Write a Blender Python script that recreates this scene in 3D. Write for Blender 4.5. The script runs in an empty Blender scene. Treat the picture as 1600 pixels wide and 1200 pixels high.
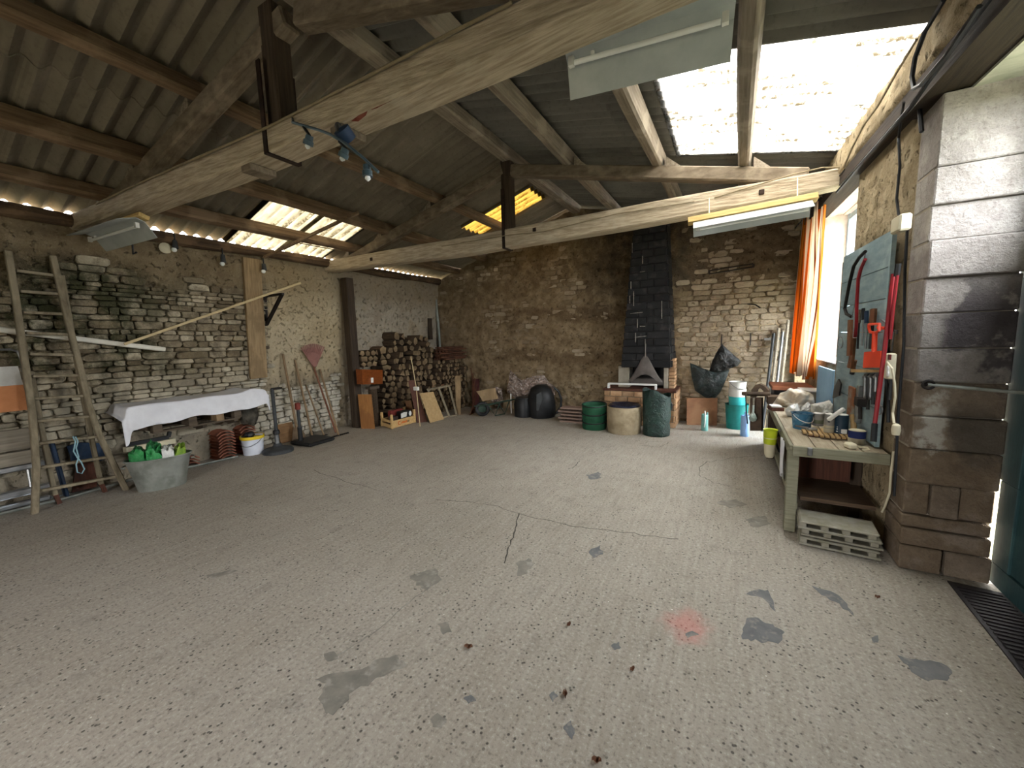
import bpy, math, random
import numpy as np
from mathutils import Vector, Matrix, noise as mnoise

# ------------------------------------------------------------------ camera
F_PX = 615.0
YAW, PITCH, ROLL = math.radians(-29.22), math.radians(6.77), math.radians(1.60)
CAM = Vector((0.0, 0.0, 1.6))
_f = Vector((math.sin(YAW) * math.cos(PITCH), math.cos(YAW) * math.cos(PITCH), -math.sin(PITCH)))
_r0 = Vector((math.cos(YAW), -math.sin(YAW), 0.0))
_d0 = _f.cross(_r0)
RIGHT = _r0 * math.cos(ROLL) + _d0 * math.sin(ROLL)
DOWN = _d0 * math.cos(ROLL) - _r0 * math.sin(ROLL)
FWD = _f
scene = bpy.context.scene
cd = bpy.data.cameras.new('camera')
cd.sensor_width = 36.0
cd.lens = 36.0 * F_PX / 1600.0
cd.clip_start = 0.05
cd.clip_end = 200
cam = bpy.data.objects.new('camera', cd)
scene.collection.objects.link(cam)
up = -DOWN
cam.matrix_world = Matrix(((RIGHT.x, up.x, -FWD.x, CAM.x), (RIGHT.y, up.y, -FWD.y, CAM.y), (RIGHT.z, up.z, -FWD.z, CAM.z), (0, 0, 0, 1)))
scene.camera = cam

# ------------------------------------------------------------------ sky and exposure
SKY = (1.0, 0.975, 0.955)
SKY_STRENGTH = 3.2
w = bpy.data.worlds.new('overcast_sky')
scene.world = w
w.use_nodes = True
bg = w.node_tree.nodes['Background']
bg.inputs['Color'].default_value = (*SKY, 1)
bg.inputs['Strength'].default_value = SKY_STRENGTH
vs = scene.view_settings
vs.view_transform = 'Standard'
vs.look = 'None'
vs.gamma = 1.0
vs.use_curve_mapping = False
vs.exposure = 3.5
scene.cycles.max_bounces = 10
scene.cycles.diffuse_bounces = 6
scene.cycles.transparent_max_bounces = 12

def portal(name, loc, sx, sy, direction):
    """A portal gives off no light itself: it tells the renderer where the sky shines in."""
    l = bpy.data.lights.new(name, 'AREA')
    l.shape = 'RECTANGLE'
    l.size, l.size_y = sx, sy
    l.cycles.is_portal = True
    o = bpy.data.objects.new(name, l)
    scene.collection.objects.link(o)
    o.location = loc
    o.rotation_euler = Vector(direction).to_track_quat('-Z', 'Y').to_euler()
    return o

portal('sky_portal_window', (1.40, 5.72, 2.1), 1.6, 1.9, (-1, 0, 0))
portal('sky_portal_back_door', (1.40, 7.12, 1.1), 2.1, 0.72, (-1, 0, 0))
portal('sky_portal_roof_pane', (0.15, 4.37, 3.62), 1.75, 2.0, (-0.2, 0, -1))
portal('sky_portal_roof_pane', (-5.65, 3.82, 3.38), 1.4, 1.6, (0.3, 0, -1))
portal('sky_portal_roof_pane', (-3.72, 6.5, 3.95), 1.6, 0.8, (0.3, 0, -1))
portal('sky_portal_side_door', (1.56, 2.5, 2.5), 1.55, 0.75, (-1, 0, 0))
portal('sky_portal_front_door', (-2.2, -2.75, 1.05), 1.1, 2.1, (0, 1, 0))

# ------------------------------------------------------------------ pixels to places
XL, YB = -6.24, 7.63
def RX(y): return 1.035 - 0.0425 * (y - 3.41)
def ray(x, y): return RIGHT * ((x - 800) / F_PX) + DOWN * ((y - 600) / F_PX) + FWD
def on_plane(x, y, n, p):
    v = ray(x, y); n = Vector(n); p = Vector(p)
    return CAM + v * ((p - CAM).dot(n) / v.dot(n))
def G(x, y, z=0.0): return on_plane(x, y, (0, 0, 1), (0, 0, z))
LTILT = .075   # the old left wall leans in a little towards the eaves
def XW(z): return -6.46 + LTILT * z
def LW(x, y, off=0.0): return on_plane(x, y, (1, 0, -LTILT), (-6.46 + off, 0, 0))
def BW(x, y, off=0.0): return on_plane(x, y, (0, 1, 0), (0, YB - off, 0))
RN = Vector((1, 0.0425, 0)).normalized()
def RW(x, y, off=0.0): return on_plane(x, y, RN, Vector((1.035, 3.41, 0)) - RN * off)
def AT(x, y, P):
    P = Vector(P); n = Vector((P.x - CAM.x, P.y - CAM.y, 0))
    return on_plane(x, y, n, P)
TK = 0.0812
def TR(x, y, y0): return on_plane(x, y, (-TK, 1, 0), (-6.24, y0, 0))
def project(p):
    v = Vector(p) - CAM
    d = v.dot(FWD)
    return 800 + F_PX * v.dot(RIGHT) / d, 600 + F_PX * v.dot(DOWN) / d, d

# ------------------------------------------------------------------ objects
R = random.Random(7)
ORG = {}
def tag(o, label=None, cat=None, group=None, kind=None):
    if label: o['label'] = label
    if cat: o['category'] = cat
    if group: o['group'] = group
    if kind: o['kind'] = kind
    return o
def thing(name, label, cat, loc=(0, 0, 0), group=None, rotz=0.0):
    o = bpy.data.objects.new(name, None)
    o.empty_display_size = 0.1
    scene.collection.objects.link(o)
    o.location = loc
    o.rotation_euler = (0, 0, rotz)
    ORG[o.name] = None if rotz else Vector(loc)
    return tag(o, label, cat, group)

class MB:
    def __init__(s): s.v = []; s.f = []; s.m = []; s.cur = 0
    def add(s, vs, fs):
        b = len(s.v)
        s.v += [Vector(q) for q in vs]
        for f in fs:
            s.f.append([b + i for i in f]); s.m.append(s.cur)
        return s
    def mi(s, i): s.cur = i; return s
    def box(s, c, size, rot=None, bev=0.0):
        c = Vector(c); hx, hy, hz = size[0] / 2, size[1] / 2, size[2] / 2
        M = rot if rot is not None else Matrix.Identity(3)
        if bev <= 0:
            vs = [c + M @ Vector((x * hx, y * hy, z * hz)) for x in (-1, 1) for y in (-1, 1) for z in (-1, 1)]
            return s.add(vs, [(0, 1, 3, 2), (4, 6, 7, 5), (0, 4, 5, 1), (2, 3, 7, 6), (0, 2, 6, 4), (1, 5, 7, 3)])
        bev = min(bev, hx * .8, hy * .8, hz * .8)
        vs = []; idx = {}
        for x in (-1, 1):
            for y in (-1, 1):
                for z in (-1, 1):
                    for a in range(3):
                        q = [hx, hy, hz]
                        for b in range(3):
                            if b != a: q[b] -= bev
                        idx[(x, y, z, a)] = len(vs)
                        vs.append(c + M @ Vector((x * q[0], y * q[1], z * q[2])))
        fs = []
        for a in range(3):
            b, d = (a + 1) % 3, (a + 2) % 3
            for sg in (-1, 1):
                k = []
                for (sb, sd) in ((-1, -1), (1, -1), (1, 1), (-1, 1)):
                    q = [0, 0, 0]; q[a] = sg; q[b] = sb; q[d] = sd
                    k.append(idx[(*q, a)])
                fs.append(k if sg > 0 else k[::-1])
        for a in range(3):
            b, d = (a + 1) % 3, (a + 2) % 3
            for sb in (-1, 1):
                for sd in (-1, 1):
                    k = []
                    for (sa, face) in ((-1, b), (1, b), (1, d), (-1, d)):
                        q = [0, 0, 0]; q[a] = sa; q[b] = sb; q[d] = sd
                        k.append(idx[(*q, face)])
                    fs.append(k if sb * sd < 0 else k[::-1])
        for x in (-1, 1):
            for y in (-1, 1):
                for z in (-1, 1):
                    k = [idx[(x, y, z, a)] for a in range(3)]
                    fs.append(k if x * y * z > 0 else k[::-1])
        return s.add(vs, fs)
    def beam(s, p0, p1, w_, h_, up=(0, 0, 1), bev=0.0):
        p0 = Vector(p0); p1 = Vector(p1); d = p1 - p0; L = d.length; d.normalize()
        u = Vector(up)
        if abs(d.dot(u.normalized())) > .98: u = Vector((1, 0, 0)) if abs(d.x) < .9 else Vector((0, 1, 0))
        side = d.cross(u).normalized(); u = side.cross(d).normalized()
        M = Matrix((d, side, u)).transposed()
        return s.box((p0 + p1) / 2, (L, w_, h_), M, bev)
    def tube(s, pts, r, n=8, cap=True, closed=False):
        pts = [Vector(p) for p in pts]; N = len(pts)
        rs = r if isinstance(r, (list, tuple)) else [r] * N
        vs = []; prev = None
        for i, p in enumerate(pts):
            if closed: t = pts[(i + 1) % N] - pts[i - 1]
            else: t = pts[min(i + 1, N - 1)] - pts[max(i - 1, 0)]
            if t.length < 1e-9: t = Vector((0, 0, 1))
            t.normalize()
            if prev is None:
                a = Vector((0, 0, 1)) if abs(t.z) < .9 else Vector((1, 0, 0))
                u = t.cross(a).normalized()
            else:
                u = (prev - t * prev.dot(t))
                u = u.normalized() if u.length > 1e-6 else t.orthogonal().normalized()
            prev = u; v = t.cross(u)
            for k in range(n):
                a = 2 * math.pi * k / n
                vs.append(p + (u * math.cos(a) + v * math.sin(a)) * rs[i])
        fs = []
        for i in range(N if closed else N - 1):
            j = (i + 1) % N
            for k in range(n):
                k2 = (k + 1) % n
                fs.append((i * n + k, i * n + k2, j * n + k2, j * n + k))
        if cap and not closed:
            fs.append(tuple(range(n - 1, -1, -1))); fs.append(tuple((N - 1) * n + k for k in range(n)))
        return s.add(vs, fs)
    def lathe(s, prof, c, n=24, sx=1.0, sy=1.0, rot=None, a0=0.0, wob=None):
        c = Vector(c); vs = []
        for j, (r, z) in enumerate(prof):
            for k in range(n):
                a = a0 + 2 * math.pi * k / n
                rr = r * (1 + (wob(a, z) if wob else 0))
                q = Vector((rr * math.cos(a) * sx, rr * math.sin(a) * sy, z))
                vs.append(c + (rot @ q if rot is not None else q))
        fs = []
        for j in range(len(prof) - 1):
            for k in range(n):
                k2 = (k + 1) % n
                fs.append((j * n + k, j * n + k2, (j + 1) * n + k2, (j + 1) * n + k))
        if prof[0][0] > 1e-6: fs.append(tuple(range(n - 1, -1, -1)))
        if prof[-1][0] > 1e-6: fs.append(tuple((len(prof) - 1) * n + k for k in range(n)))
        return s.add(vs, fs)
    def prism(s, poly, d):
        """polygon in 3D pushed along vector d"""
        poly = [Vector(p) for p in poly]; d = Vector(d); n = len(poly)
        nn = Vector((0, 0, 0))
        for i in range(n): nn += poly[i].cross(poly[(i + 1) % n])
        if nn.dot(d) > 0: poly = poly[::-1]
        vs = poly + [p + d for p in poly]
        fs = [tuple(range(n)), tuple(range(2 * n - 1, n - 1, -1))]
        for i in range(n):
            j = (i + 1) % n
            fs.append((i, i + n, j + n, j))
        return s.add(vs, fs)
    def grid(s, fn, nu, nv, thick=None):
        vs = []; fs = []
        for i in range(nu + 1):
            for j in range(nv + 1): vs.append(Vector(fn(i / nu, j / nv)))
        W = nv + 1
        for i in range(nu):
            for j in range(nv): fs.append((i * W + j, (i + 1) * W + j, (i + 1) * W + j + 1, i * W + j + 1))
        if thick is not None:
            t = Vector(thick); n = len(vs)
            vs2 = [q + t for q in vs]
            f2 = [tuple(n + k for k in f[::-1]) for f in fs]
            rim = [(0, j) for j in range(nv)], [(nu, j) for j in range(nv)]
            for j in range(nv):
                fs.append((j, j + 1, n + j + 1, n + j)); b = nu * W
                fs.append((b + j + 1, b + j, n + b + j, n + b + j + 1))
            for i in range(nu):
                fs.append(((i + 1) * W, i * W, n + i * W, n + (i + 1) * W))
                fs.append((i * W + nv, (i + 1) * W + nv, n + (i + 1) * W + nv, n + i * W + nv))
            vs += vs2; fs += f2
        return s.add(vs, fs)
    def blob(s, c, rad, n=10, m=7, jit=.12, seed=0, rot=None):
        c = Vector(c); vs = [c + (rot @ Vector((0, 0, -rad[2])) if rot is not None else Vector((0, 0, -rad[2])))]; fs = []
        for j in range(1, m):
            ph = -math.pi / 2 + math.pi * j / m
            for k in range(n):
                a = 2 * math.pi * k / n
                q = Vector((math.cos(ph) * math.cos(a), math.cos(ph) * math.sin(a), math.sin(ph)))
                g = 1 + jit * (1.2 * mnoise.noise(q * 1.5 + Vector((seed * 3.1, seed * 1.7, 0))) + .6 * mnoise.noise(q * 4 + Vector((seed, 0, 0))))
                q = Vector((q.x * rad[0], q.y * rad[1], q.z * rad[2])) * g
                vs.append(c + (rot @ q if rot is not None else q))
        vs.append(c + (rot @ Vector((0, 0, rad[2])) if rot is not None else Vector((0, 0, rad[2]))))
        for k in range(n):
            fs.append((0, 1 + (k + 1) % n, 1 + k))
            for j in range(m - 2):
                a, b = 1 + j * n, 1 + (j + 1) * n
                fs.append((a + k, a + (k + 1) % n, b + (k + 1) % n, b + k))
            fs.append((len(vs) - 1, 1 + (m - 2) * n + k, 1 + (m - 2) * n + (k + 1) % n))
        return s.add(vs, fs)
    def build(s, name, mat, parent=None, smooth=False, local=False, origin=None):
        me = bpy.data.meshes.new(name)
        if parent is None:
            if origin is None:
                xs = [q.x for q in s.v]; ys = [q.y for q in s.v]; zs = [q.z for q in s.v]
                origin = Vector(((min(xs) + max(xs)) / 2, (min(ys) + max(ys)) / 2, min(zs)))
            o_ = Vector(origin)
        else:
            o_ = ORG.get(parent.name)
            if o_ is None or local: o_ = Vector((0, 0, 0))
        me.from_pydata([q - o_ for q in s.v], [], s.f)
        mats = mat if isinstance(mat, (list, tuple)) else [mat]
        for m_ in mats: me.materials.append(m_)
        if len(mats) > 1: me.polygons.foreach_set('material_index', s.m)
        if smooth:
            me.polygons.foreach_set('use_smooth', [True] * len(me.polygons))
            if smooth != 'all': me.set_sharp_from_angle(angle=math.radians(40))
        me.update()
        ob = bpy.data.objects.new(name, me)
        scene.collection.objects.link(ob)
        if parent is None:
            ob.location = o_; ORG[ob.name] = o_
        else:
            ob.parent = parent; ORG[ob.name] = o_ if not local else None
        return ob
def struct(ob): ob['kind'] = 'structure'; return ob
def dup(o, name=None, loc=None, rot=None, parent=None):
    c = o.copy(); scene.collection.objects.link(c)
    if name: c.name = name
    if loc is not None: c.location = loc
    if rot is not None: c.rotation_euler = rot
    if parent is not None: c.parent = parent
    ORG[c.name] = Vector(c.location)
    for ch in list(o.children): 
        if ch.name not in ('',):
            k = ch.copy(); scene.collection.objects.link(k); k.parent = c
            for g in ch.children:
                g2 = g.copy(); scene.collection.objects.link(g2); g2.parent = k
    return c
def rotz(a): return Matrix.Rotation(a, 3, 'Z')
def rotx(a): return Matrix.Rotation(a, 3, 'X')
def roty(a): return Matrix.Rotation(a, 3, 'Y')
def lerp(a, b, t): return a + (b - a) * t

# ------------------------------------------------------------------ materials
def lin(c):
    if isinstance(c, str):
        c = c.lstrip('#'); c = [int(c[i:i + 2], 16) / 255 for i in (0, 2, 4)]
    return tuple((x / 12.92 if x <= .04045 else ((x + .055) / 1.055) ** 2.4) for x in c)
class NT:
    def __init__(s, name):
        s.mat = bpy.data.materials.new(name); s.mat.use_nodes = True
        s.t = s.mat.node_tree; s.N = s.t.nodes; s.N.clear()
        s.out = s.N.new('ShaderNodeOutputMaterial')
    def put(s, sock, val):
        if val is None: return
        if isinstance(val, bpy.types.NodeSocket): s.t.links.new(val, sock)
        else:
            if sock.type == 'RGBA' and len(val) == 3: val = (*val, 1)
            sock.default_value = val
    def geo(s, k='Position'): return s.N.new('ShaderNodeNewGeometry').outputs[k]
    def obj(s): return s.N.new('ShaderNodeTexCoord').outputs['Object']
    def rnd(s): return s.N.new('ShaderNodeObjectInfo').outputs['Random']
    def isl(s): return s.N.new('ShaderNodeNewGeometry').outputs['Random Per Island']
    def map(s, v, scale=(1, 1, 1), loc=(0, 0, 0), rot=(0, 0, 0)):
        n = s.N.new('ShaderNodeMapping'); s.put(n.inputs['Vector'], v)
        n.inputs['Scale'].default_value = scale; n.inputs['Location'].default_value = loc; n.inputs['Rotation'].default_value = rot
        return n.outputs[0]
    def noise(s, v, scale=5, detail=5, rough=.55, dist=0, out='Fac'):
        n = s.N.new('ShaderNodeTexNoise'); s.put(n.inputs['Vector'], v)
        n.inputs['Scale'].default_value = scale; n.inputs['Detail'].default_value = detail
        n.inputs['Roughness'].default_value = rough; n.inputs['Distortion'].default_value = dist
        return n.outputs[out]
    def voro(s, v, scale=5, feat='F1', out='Distance', rand=1):
        n = s.N.new('ShaderNodeTexVoronoi'); n.feature = feat; s.put(n.inputs['Vector'], v)
        n.inputs['Scale'].default_value = scale; n.inputs['Randomness'].default_value = rand
        return n.outputs[out]
    def sep(s, v):
        n = s.N.new('ShaderNodeSeparateXYZ'); s.put(n.inputs[0], v); return n.outputs
    def m(s, op, a, b=0.0, c=0.0, clamp=False):
        n = s.N.new('ShaderNodeMath'); n.operation = op; n.use_clamp = clamp
        s.put(n.inputs[0], a); s.put(n.inputs[1], b); s.put(n.inputs[2], c); return n.outputs[0]
    def rng(s, v, a, b, c=0.0, d=1.0, smooth=True):
        n = s.N.new('ShaderNodeMapRange'); n.interpolation_type = 'SMOOTHSTEP' if smooth else 'LINEAR'
        s.put(n.inputs[0], v)
        for i, q in enumerate((a, b, c, d)): n.inputs[i + 1].default_value = q
        return n.outputs[0]
    def mix(s, f, a, b, mode='MIX'):
        n = s.N.new('ShaderNodeMix'); n.data_type = 'RGBA'; n.blend_type = mode
        s.put(n.inputs[0], f); s.put(n.inputs[6], a); s.put(n.inputs[7], b); return n.outputs[2]
    def ramp(s, f, stops):
        n = s.N.new('ShaderNodeValToRGB'); s.put(n.inputs[0], f); e = n.color_ramp.elements
        while len(e) < len(stops): e.new(.5)
        for k, (p, c) in zip(e, stops): k.position = p; k.color = (*c, 1)
        return n.outputs[0]
    def hsv(s, col, val=1.0, sat=1.0):
        n = s.N.new('ShaderNodeHueSaturation'); s.put(n.inputs['Color'], col); s.put(n.inputs['Value'], val); s.put(n.inputs['Saturation'], sat)
        return n.outputs[0]
    def bump(s, h, strength=.3, dist=.02):
        n = s.N.new('ShaderNodeBump'); s.put(n.inputs['Height'], h)
        n.inputs['Strength'].default_value = strength; n.inputs['Distance'].default_value = dist
        return n.outputs[0]
    def pbr(s, col, rough=.8, metal=0.0, spec=.3, normal=None, trans=0.0, alpha=None, emis=None, estr=0.0, coat=0.0):
        n = s.N.new('ShaderNodeBsdfPrincipled')
        s.put(n.inputs['Base Color'], col); s.put(n.inputs['Roughness'], rough); s.put(n.inputs['Metallic'], metal)
        n.inputs['Specular IOR Level'].default_value = spec
        n.inputs['Transmission Weight'].default_value = trans
        if normal is not None: s.put(n.inputs['Normal'], normal)
        if alpha is not None: s.put(n.inputs['Alpha'], alpha)
        if coat: n.inputs['Coat Weight'].default_value = coat
        return n.outputs[0]
    def done(s, sh):
        s.t.links.new(sh, s.out.inputs['Surface']); return s.mat

def mk(name, c1, c2=None, scale=6, stretch=(1, 1, 1), lo=.35, hi=.65, rough=.8, metal=0.0, spec=.3, bump=.15, bd=.01, rnd=0.0, spot=None, spot_amt=.6, spot_scale=3, detail=6, dist=0.0, world=False):
    """two-tone noisy surface; stretch squeezes the noise into a grain; spot adds blotches of a third colour"""
    t = NT(name)
    v = t.geo() if world else t.obj()
    mp = t.map(v, stretch)
    n1 = t.noise(mp, scale, detail, .6, dist)
    c1 = lin(c1); c2 = lin(c2) if c2 else tuple(x * .7 for x in c1)
    col = t.ramp(n1, [(lo, c1), (hi, c2)])
    if spot:
        n2 = t.noise(t.map(v, (1, 1, 1), (3.3, 1.2, 7.7)), spot_scale, 5, .6)
        col = t.mix(t.m('MULTIPLY', t.rng(n2, .52, .66), spot_amt), col, lin(spot))
    if rnd:
        rr = t.m('FRACT', t.m('ADD', t.rnd(), t.isl()))
        col = t.hsv(col, t.rng(rr, 0, 1, 1 - rnd, 1 + rnd, False))
    nrm = t.bump(n1, bump, bd) if bump else None
    return t.done(t.pbr(col, rough, metal, spec, nrm))

WOODX = (1.2, 22, 22); WOODY = (22, 1.2, 22); WOODZ = (22, 22, 1.2)

# ================================================================== STRUCTURE
# ---- floor
def floor_material():
    t = NT('worn_concrete')
    p = t.geo()
    big = t.noise(p, .55, 4, .55)
    streak = t.noise(t.map(p, (34, 2.6, 1), rot=(0, 0, .12)), 1.0, 6, .65)
    fine = t.noise(p, 55, 4, .7)
    mid = t.noise(p, 5, 6, .65)
    col = t.ramp(big, [(.3, lin('#90887c')), (.5, lin('#9c9488')), (.72, lin('#a69f94'))])
    col = t.mix(t.m('MULTIPLY', t.rng(streak, .38, .72), .2), col, lin('#c4c1ba'))
    col = t.mix(t.m('MULTIPLY', t.rng(streak, .52, .3), .16), col, lin('#7d7972'))
    col = t.mix(t.m('MULTIPLY', t.rng(mid, .55, .75), .45), col, lin('#77726a'))
    col = t.mix(t.m('MULTIPLY', t.rng(fine, .52, .66), .6), col, lin('#69655e'))
    col = t.mix(t.m('MULTIPLY', t.rng(fine, .46, .34), .4), col, lin('#cbc8c1'))
    v = t.voro(p, 34)
    pick = t.noise(p, 9, 2, .5)
    pit = t.m('MULTIPLY', t.rng(v, .26, .14), t.rng(pick, .40, .58))
    col = t.mix(t.m('MULTIPLY', pit, .85), col, lin('#3f3c37'))
    v2 = t.voro(t.map(p, (1, 1, 1), (4.1, 2.2, 0)), 17)
    wh = t.m('MULTIPLY', t.rng(v2, .09, .06), t.rng(t.noise(p, 3, 2), .5, .6))
    col = t.mix(wh, col, lin('#dcd9d0'))
    # faint pink paint overspray
    pk = t.N.new('ShaderNodeVectorMath'); pk.operation = 'DISTANCE'
    t.put(pk.inputs[0], p); c0 = G(1072, 978); pk.inputs[1].default_value = c0
    pm = t.m('ADD', pk.outputs['Value'], t.m('MULTIPLY', t.m('SUBTRACT', mid, .5), .35))
    col = t.mix(t.rng(pm, .17, .02, 0, .45), col, lin('#c8746e'))
    h = t.m('ADD', t.m('MULTIPLY', streak, .5), t.m('ADD', t.m('MULTIPLY', fine, .35), t.m('MULTIPLY', pit, -.8)))
    return t.done(t.pbr(col, t.rng(mid, .3, .7, .62, .85), 0, .35, t.bump(h, .45, .006)))
M_floor = floor_material()
b = MB().prism([(-6.7, -2.9, 0), (1.47, -2.9, 0), (1.47, 8.0, 0), (-6.7, 8.0, 0)], (0, 0, -.15))
floor = struct(b.build('floor', M_floor)); floor['label'] = 'worn grey concrete slab floor with stains and cracks'

# dark repair patches and stains lying on the slab, outlines taken on the floor
M_tar = mk('bitumen_patch', '#606164', '#7b7b7a', 9, lo=.3, hi=.75, rough=.75, bump=.3, bd=.004, spot='#8d8a83', spot_amt=.75, spot_scale=22, world=True)
M_damp = mk('damp_patch', '#75726b', '#8a867d', 12, rough=.6, bump=.3, bd=.004, spot='#9f9b92', spot_amt=.8, spot_scale=14, world=True)
def patch(pts, mat, h=.0015, name='stain', sub=3, amp=5):
    out = []
    rr = random.Random(int(pts[0][0]))
    n = len(pts)
    for i in range(n):
        a, c = pts[i], pts[(i + 1) % n]
        for k in range(sub):
            t_ = k / sub
            out.append((lerp(a[0], c[0], t_) + rr.uniform(-amp, amp) * (k > 0), lerp(a[1], c[1], t_) + rr.uniform(-amp, amp) * .6 * (k > 0)))
    MB().prism([G(x, y, .0003) for x, y in out], (0, 0, h)).build(name, mat, floor)
patch([(497, 1092), (510, 1068), (492, 1063), (520, 1052), (565, 1046), (600, 1028), (622, 1024), (636, 1040), (612, 1050), (580, 1066), (555, 1078), (535, 1102), (520, 1118), (508, 1112)], M_damp, amp=4)
patch([(1160, 984), (1166, 968), (1185, 966), (1208, 976), (1226, 988), (1216, 1006), (1196, 1004), (1178, 1000), (1160, 999)], M_tar)
patch([(1166, 928), (1180, 922), (1200, 922), (1208, 938), (1212, 956), (1202, 944), (1190, 934)], M_tar, amp=2)
patch([(1268, 915), (1290, 922), (1306, 928), (1324, 944), (1334, 962), (1318, 952), (1304, 940), (1284, 930)], M_tar, amp=3)
patch([(1402, 1024), (1430, 1030), (1470, 1036), (1488, 1052), (1480, 1064), (1450, 1064), (1424, 1050)], M_tar)
patch([(1071, 990), (1082, 986), (1092, 992), (1080, 994), (1074, 998)], M_tar, amp=1)
patch([(858, 1086), (866, 1080), (872, 1088), (864, 1098)], M_tar, amp=2)
patch([(880, 1136), (892, 1126), (898, 1140), (894, 1156), (886, 1146)], M_tar, amp=2)
patch([(724, 1092), (736, 1086), (744, 1095), (732, 1100)], M_tar, amp=2)
patch([(672, 1124), (684, 1114), (698, 1124), (690, 1138), (676, 1136)], M_damp, amp=2)
patch([(806, 880), (826, 872), (834, 882), (824, 896), (808, 900)], M_damp, amp=3)
patch([(920, 862), (938, 852), (942, 866), (928, 872)], M_tar, amp=3)
patch([(640, 900), (680, 888), (690, 905), (668, 922), (650, 915)], M_damp, amp=4)
patch([(684, 975), (700, 972), (706, 988), (692, 992)], M_damp, amp=3)
patch([(506, 1022), (522, 1018), (528, 1030), (512, 1034)], M_damp, amp=2)
patch([(955, 1008), (966, 1003), (970, 1012), (960, 1016)], M_tar, amp=2)
patch([(1362, 996), (1372, 993), (1372, 1004), (1364, 1004)], M_tar, amp=1)
patch([(1165, 812), (1195, 806), (1205, 818), (1178, 824)], M_damp, amp=3)
patch([(915, 742), (935, 738), (940, 746), (922, 749)], M_tar, amp=3)
patch([(1120, 785), (1150, 780), (1168, 788), (1140, 794)], M_damp, amp=3)
patch([(322, 900), (360, 890), (372, 892), (334, 904)], M_damp, amp=2)
M_crack = mk('crack_dark', '#3c3a36', '#57534c', 30, rough=.9, bump=0)  # dark grey-brown of the thin crack ribbons
def crack(pts, wpx=2.0, name='crack', mat=M_crack):
    out = []; rr = random.Random(int(pts[0][0]) + 5)
    for a, c in zip(pts, pts[1:]):
        for k in range(5):
            t_ = k / 5
            out.append(G(lerp(a[0], c[0], t_) + rr.uniform(-1.5, 1.5), lerp(a[1], c[1], t_) + rr.uniform(-1.2, 1.2), .0006))
    out.append(G(*pts[-1], .0006))
    L, Rr = [], []
    for i, q in enumerate(out):
        d = (out[min(i + 1, len(out) - 1)] - out[max(i - 1, 0)]).normalized()
        ww = wpx * .0012 * rr.uniform(.5, 1.3) * (q - CAM).length * .6
        s = Vector((-d.y, d.x, 0)) * ww
        L.append(q + s); Rr.append(q - s)
    m_ = MB(); n = len(out)
    m_.add(L + Rr, [(i, i + 1, n + i + 1, n + i) for i in range(n - 1)])
    m_.build(name, mat, floor)
crack([(810, 803), (805, 830), (795, 855), (788, 880)], 2.2)
crack([(810, 803), (850, 812), (900, 823), (950, 828), (1000, 835), (1060, 842)], 1.4)
crack([(810, 803), (780, 792), (740, 785), (680, 780)], 1.1)
crack([(690, 905), (640, 940), (590, 985), (545, 1012), (520, 1030)], 2.6, mat=M_damp)
crack([(1093, 742), (1092, 730), (1105, 722), (1140, 716), (1180, 712)], 1.0)
crack([(1093, 742), (1110, 752), (1140, 760)], 1.0)
crack([(905, 720), (900, 728), (888, 733)], 1.2)
crack([(490, 735), (540, 752), (600, 768)], .8)
crack([(1000, 692), (1020, 689), (1045, 692), (1030, 698), (1000, 696)], .8)

# ---- stone and plaster
def stone_material(name, zone):
    t = NT(name)
    p = t.geo(); x, y, z = t.sep(p)
    rr = t.m('FRACT', t.m('ADD', t.rnd(), t.isl()))
    n1 = t.noise(p, 7, 7, .65); n2 = t.noise(p, 1.6, 5, .6); n3 = t.noise(p, 30, 4, .7)
    if zone == 'left':
        col = t.ramp(rr, [(0, lin('#6f624d')), (.35, lin('#8f836c')), (.7, lin('#a89c85')), (1, lin('#bfb49c'))])
        col = t.mix(t.rng(n1, .42, .66, 0, .75), col, lin('#55493a'))
        col = t.mix(t.rng(n3, .55, .75, 0, .5), col, lin('#b9ae94'))
        low = t.m('MULTIPLY', t.rng(z, 1.45, .85), t.rng(n2, .25, .5))
        col = t.mix(t.m('MULTIPLY', low, .55), col, lin('#b5af9d'))
        ww = t.m('MULTIPLY', t.m('MULTIPLY', t.rng(y, 3.0, 3.7), t.rng(z, 1.5, .9)), t.rng(n1, .35, .6))
        col = t.mix(t.m('MULTIPLY', ww, .7), col, lin('#cfc9bb'))
        mz = t.m('MULTIPLY', t.m('MULTIPLY', t.rng(y, 3.0, 1.7), t.rng(z, .75, 1.5)), t.rng(z, 2.75, 2.35))
        ms = t.m('MULTIPLY', mz, t.rng(t.noise(p, 2.6, 6, .7), .42, .62))
        col = t.mix(t.m('MULTIPLY', ms, .92), col, lin('#2f331d'))
        dk = t.m('MULTIPLY', t.m('MULTIPLY', t.rng(y, 3.1, 3.35), t.rng(y, 3.85, 3.5)), t.m('MULTIPLY', t.rng(z, 1.0, 1.15), t.rng(z, 1.95, 1.5)))
        col = t.mix(t.m('MULTIPLY', t.m('MULTIPLY', dk, t.rng(n2, .4, .55)), .75), col, lin('#4a463f'))
    else:
        col = t.ramp(rr, [(0, lin('#7b6b54')), (.5, lin('#908069')), (1, lin('#a89a84'))])
        col = t.mix(t.rng(n1, .4, .75, 0, .55), col, lin('#64543c'))
        col = t.mix(t.rng(n3, .55, .78, 0, .5), col, lin('#b8a78a'))
        col = t.mix(t.m('MULTIPLY', t.rng(x, -1.0, .2), .4), col, lin('#a99d8c'))
    h = t.m('ADD', n1, t.m('MULTIPLY', n3, .5))
    return t.done(t.pbr(col, .92, 0, .15, t.bump(h, 1.0, .03)))
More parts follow.
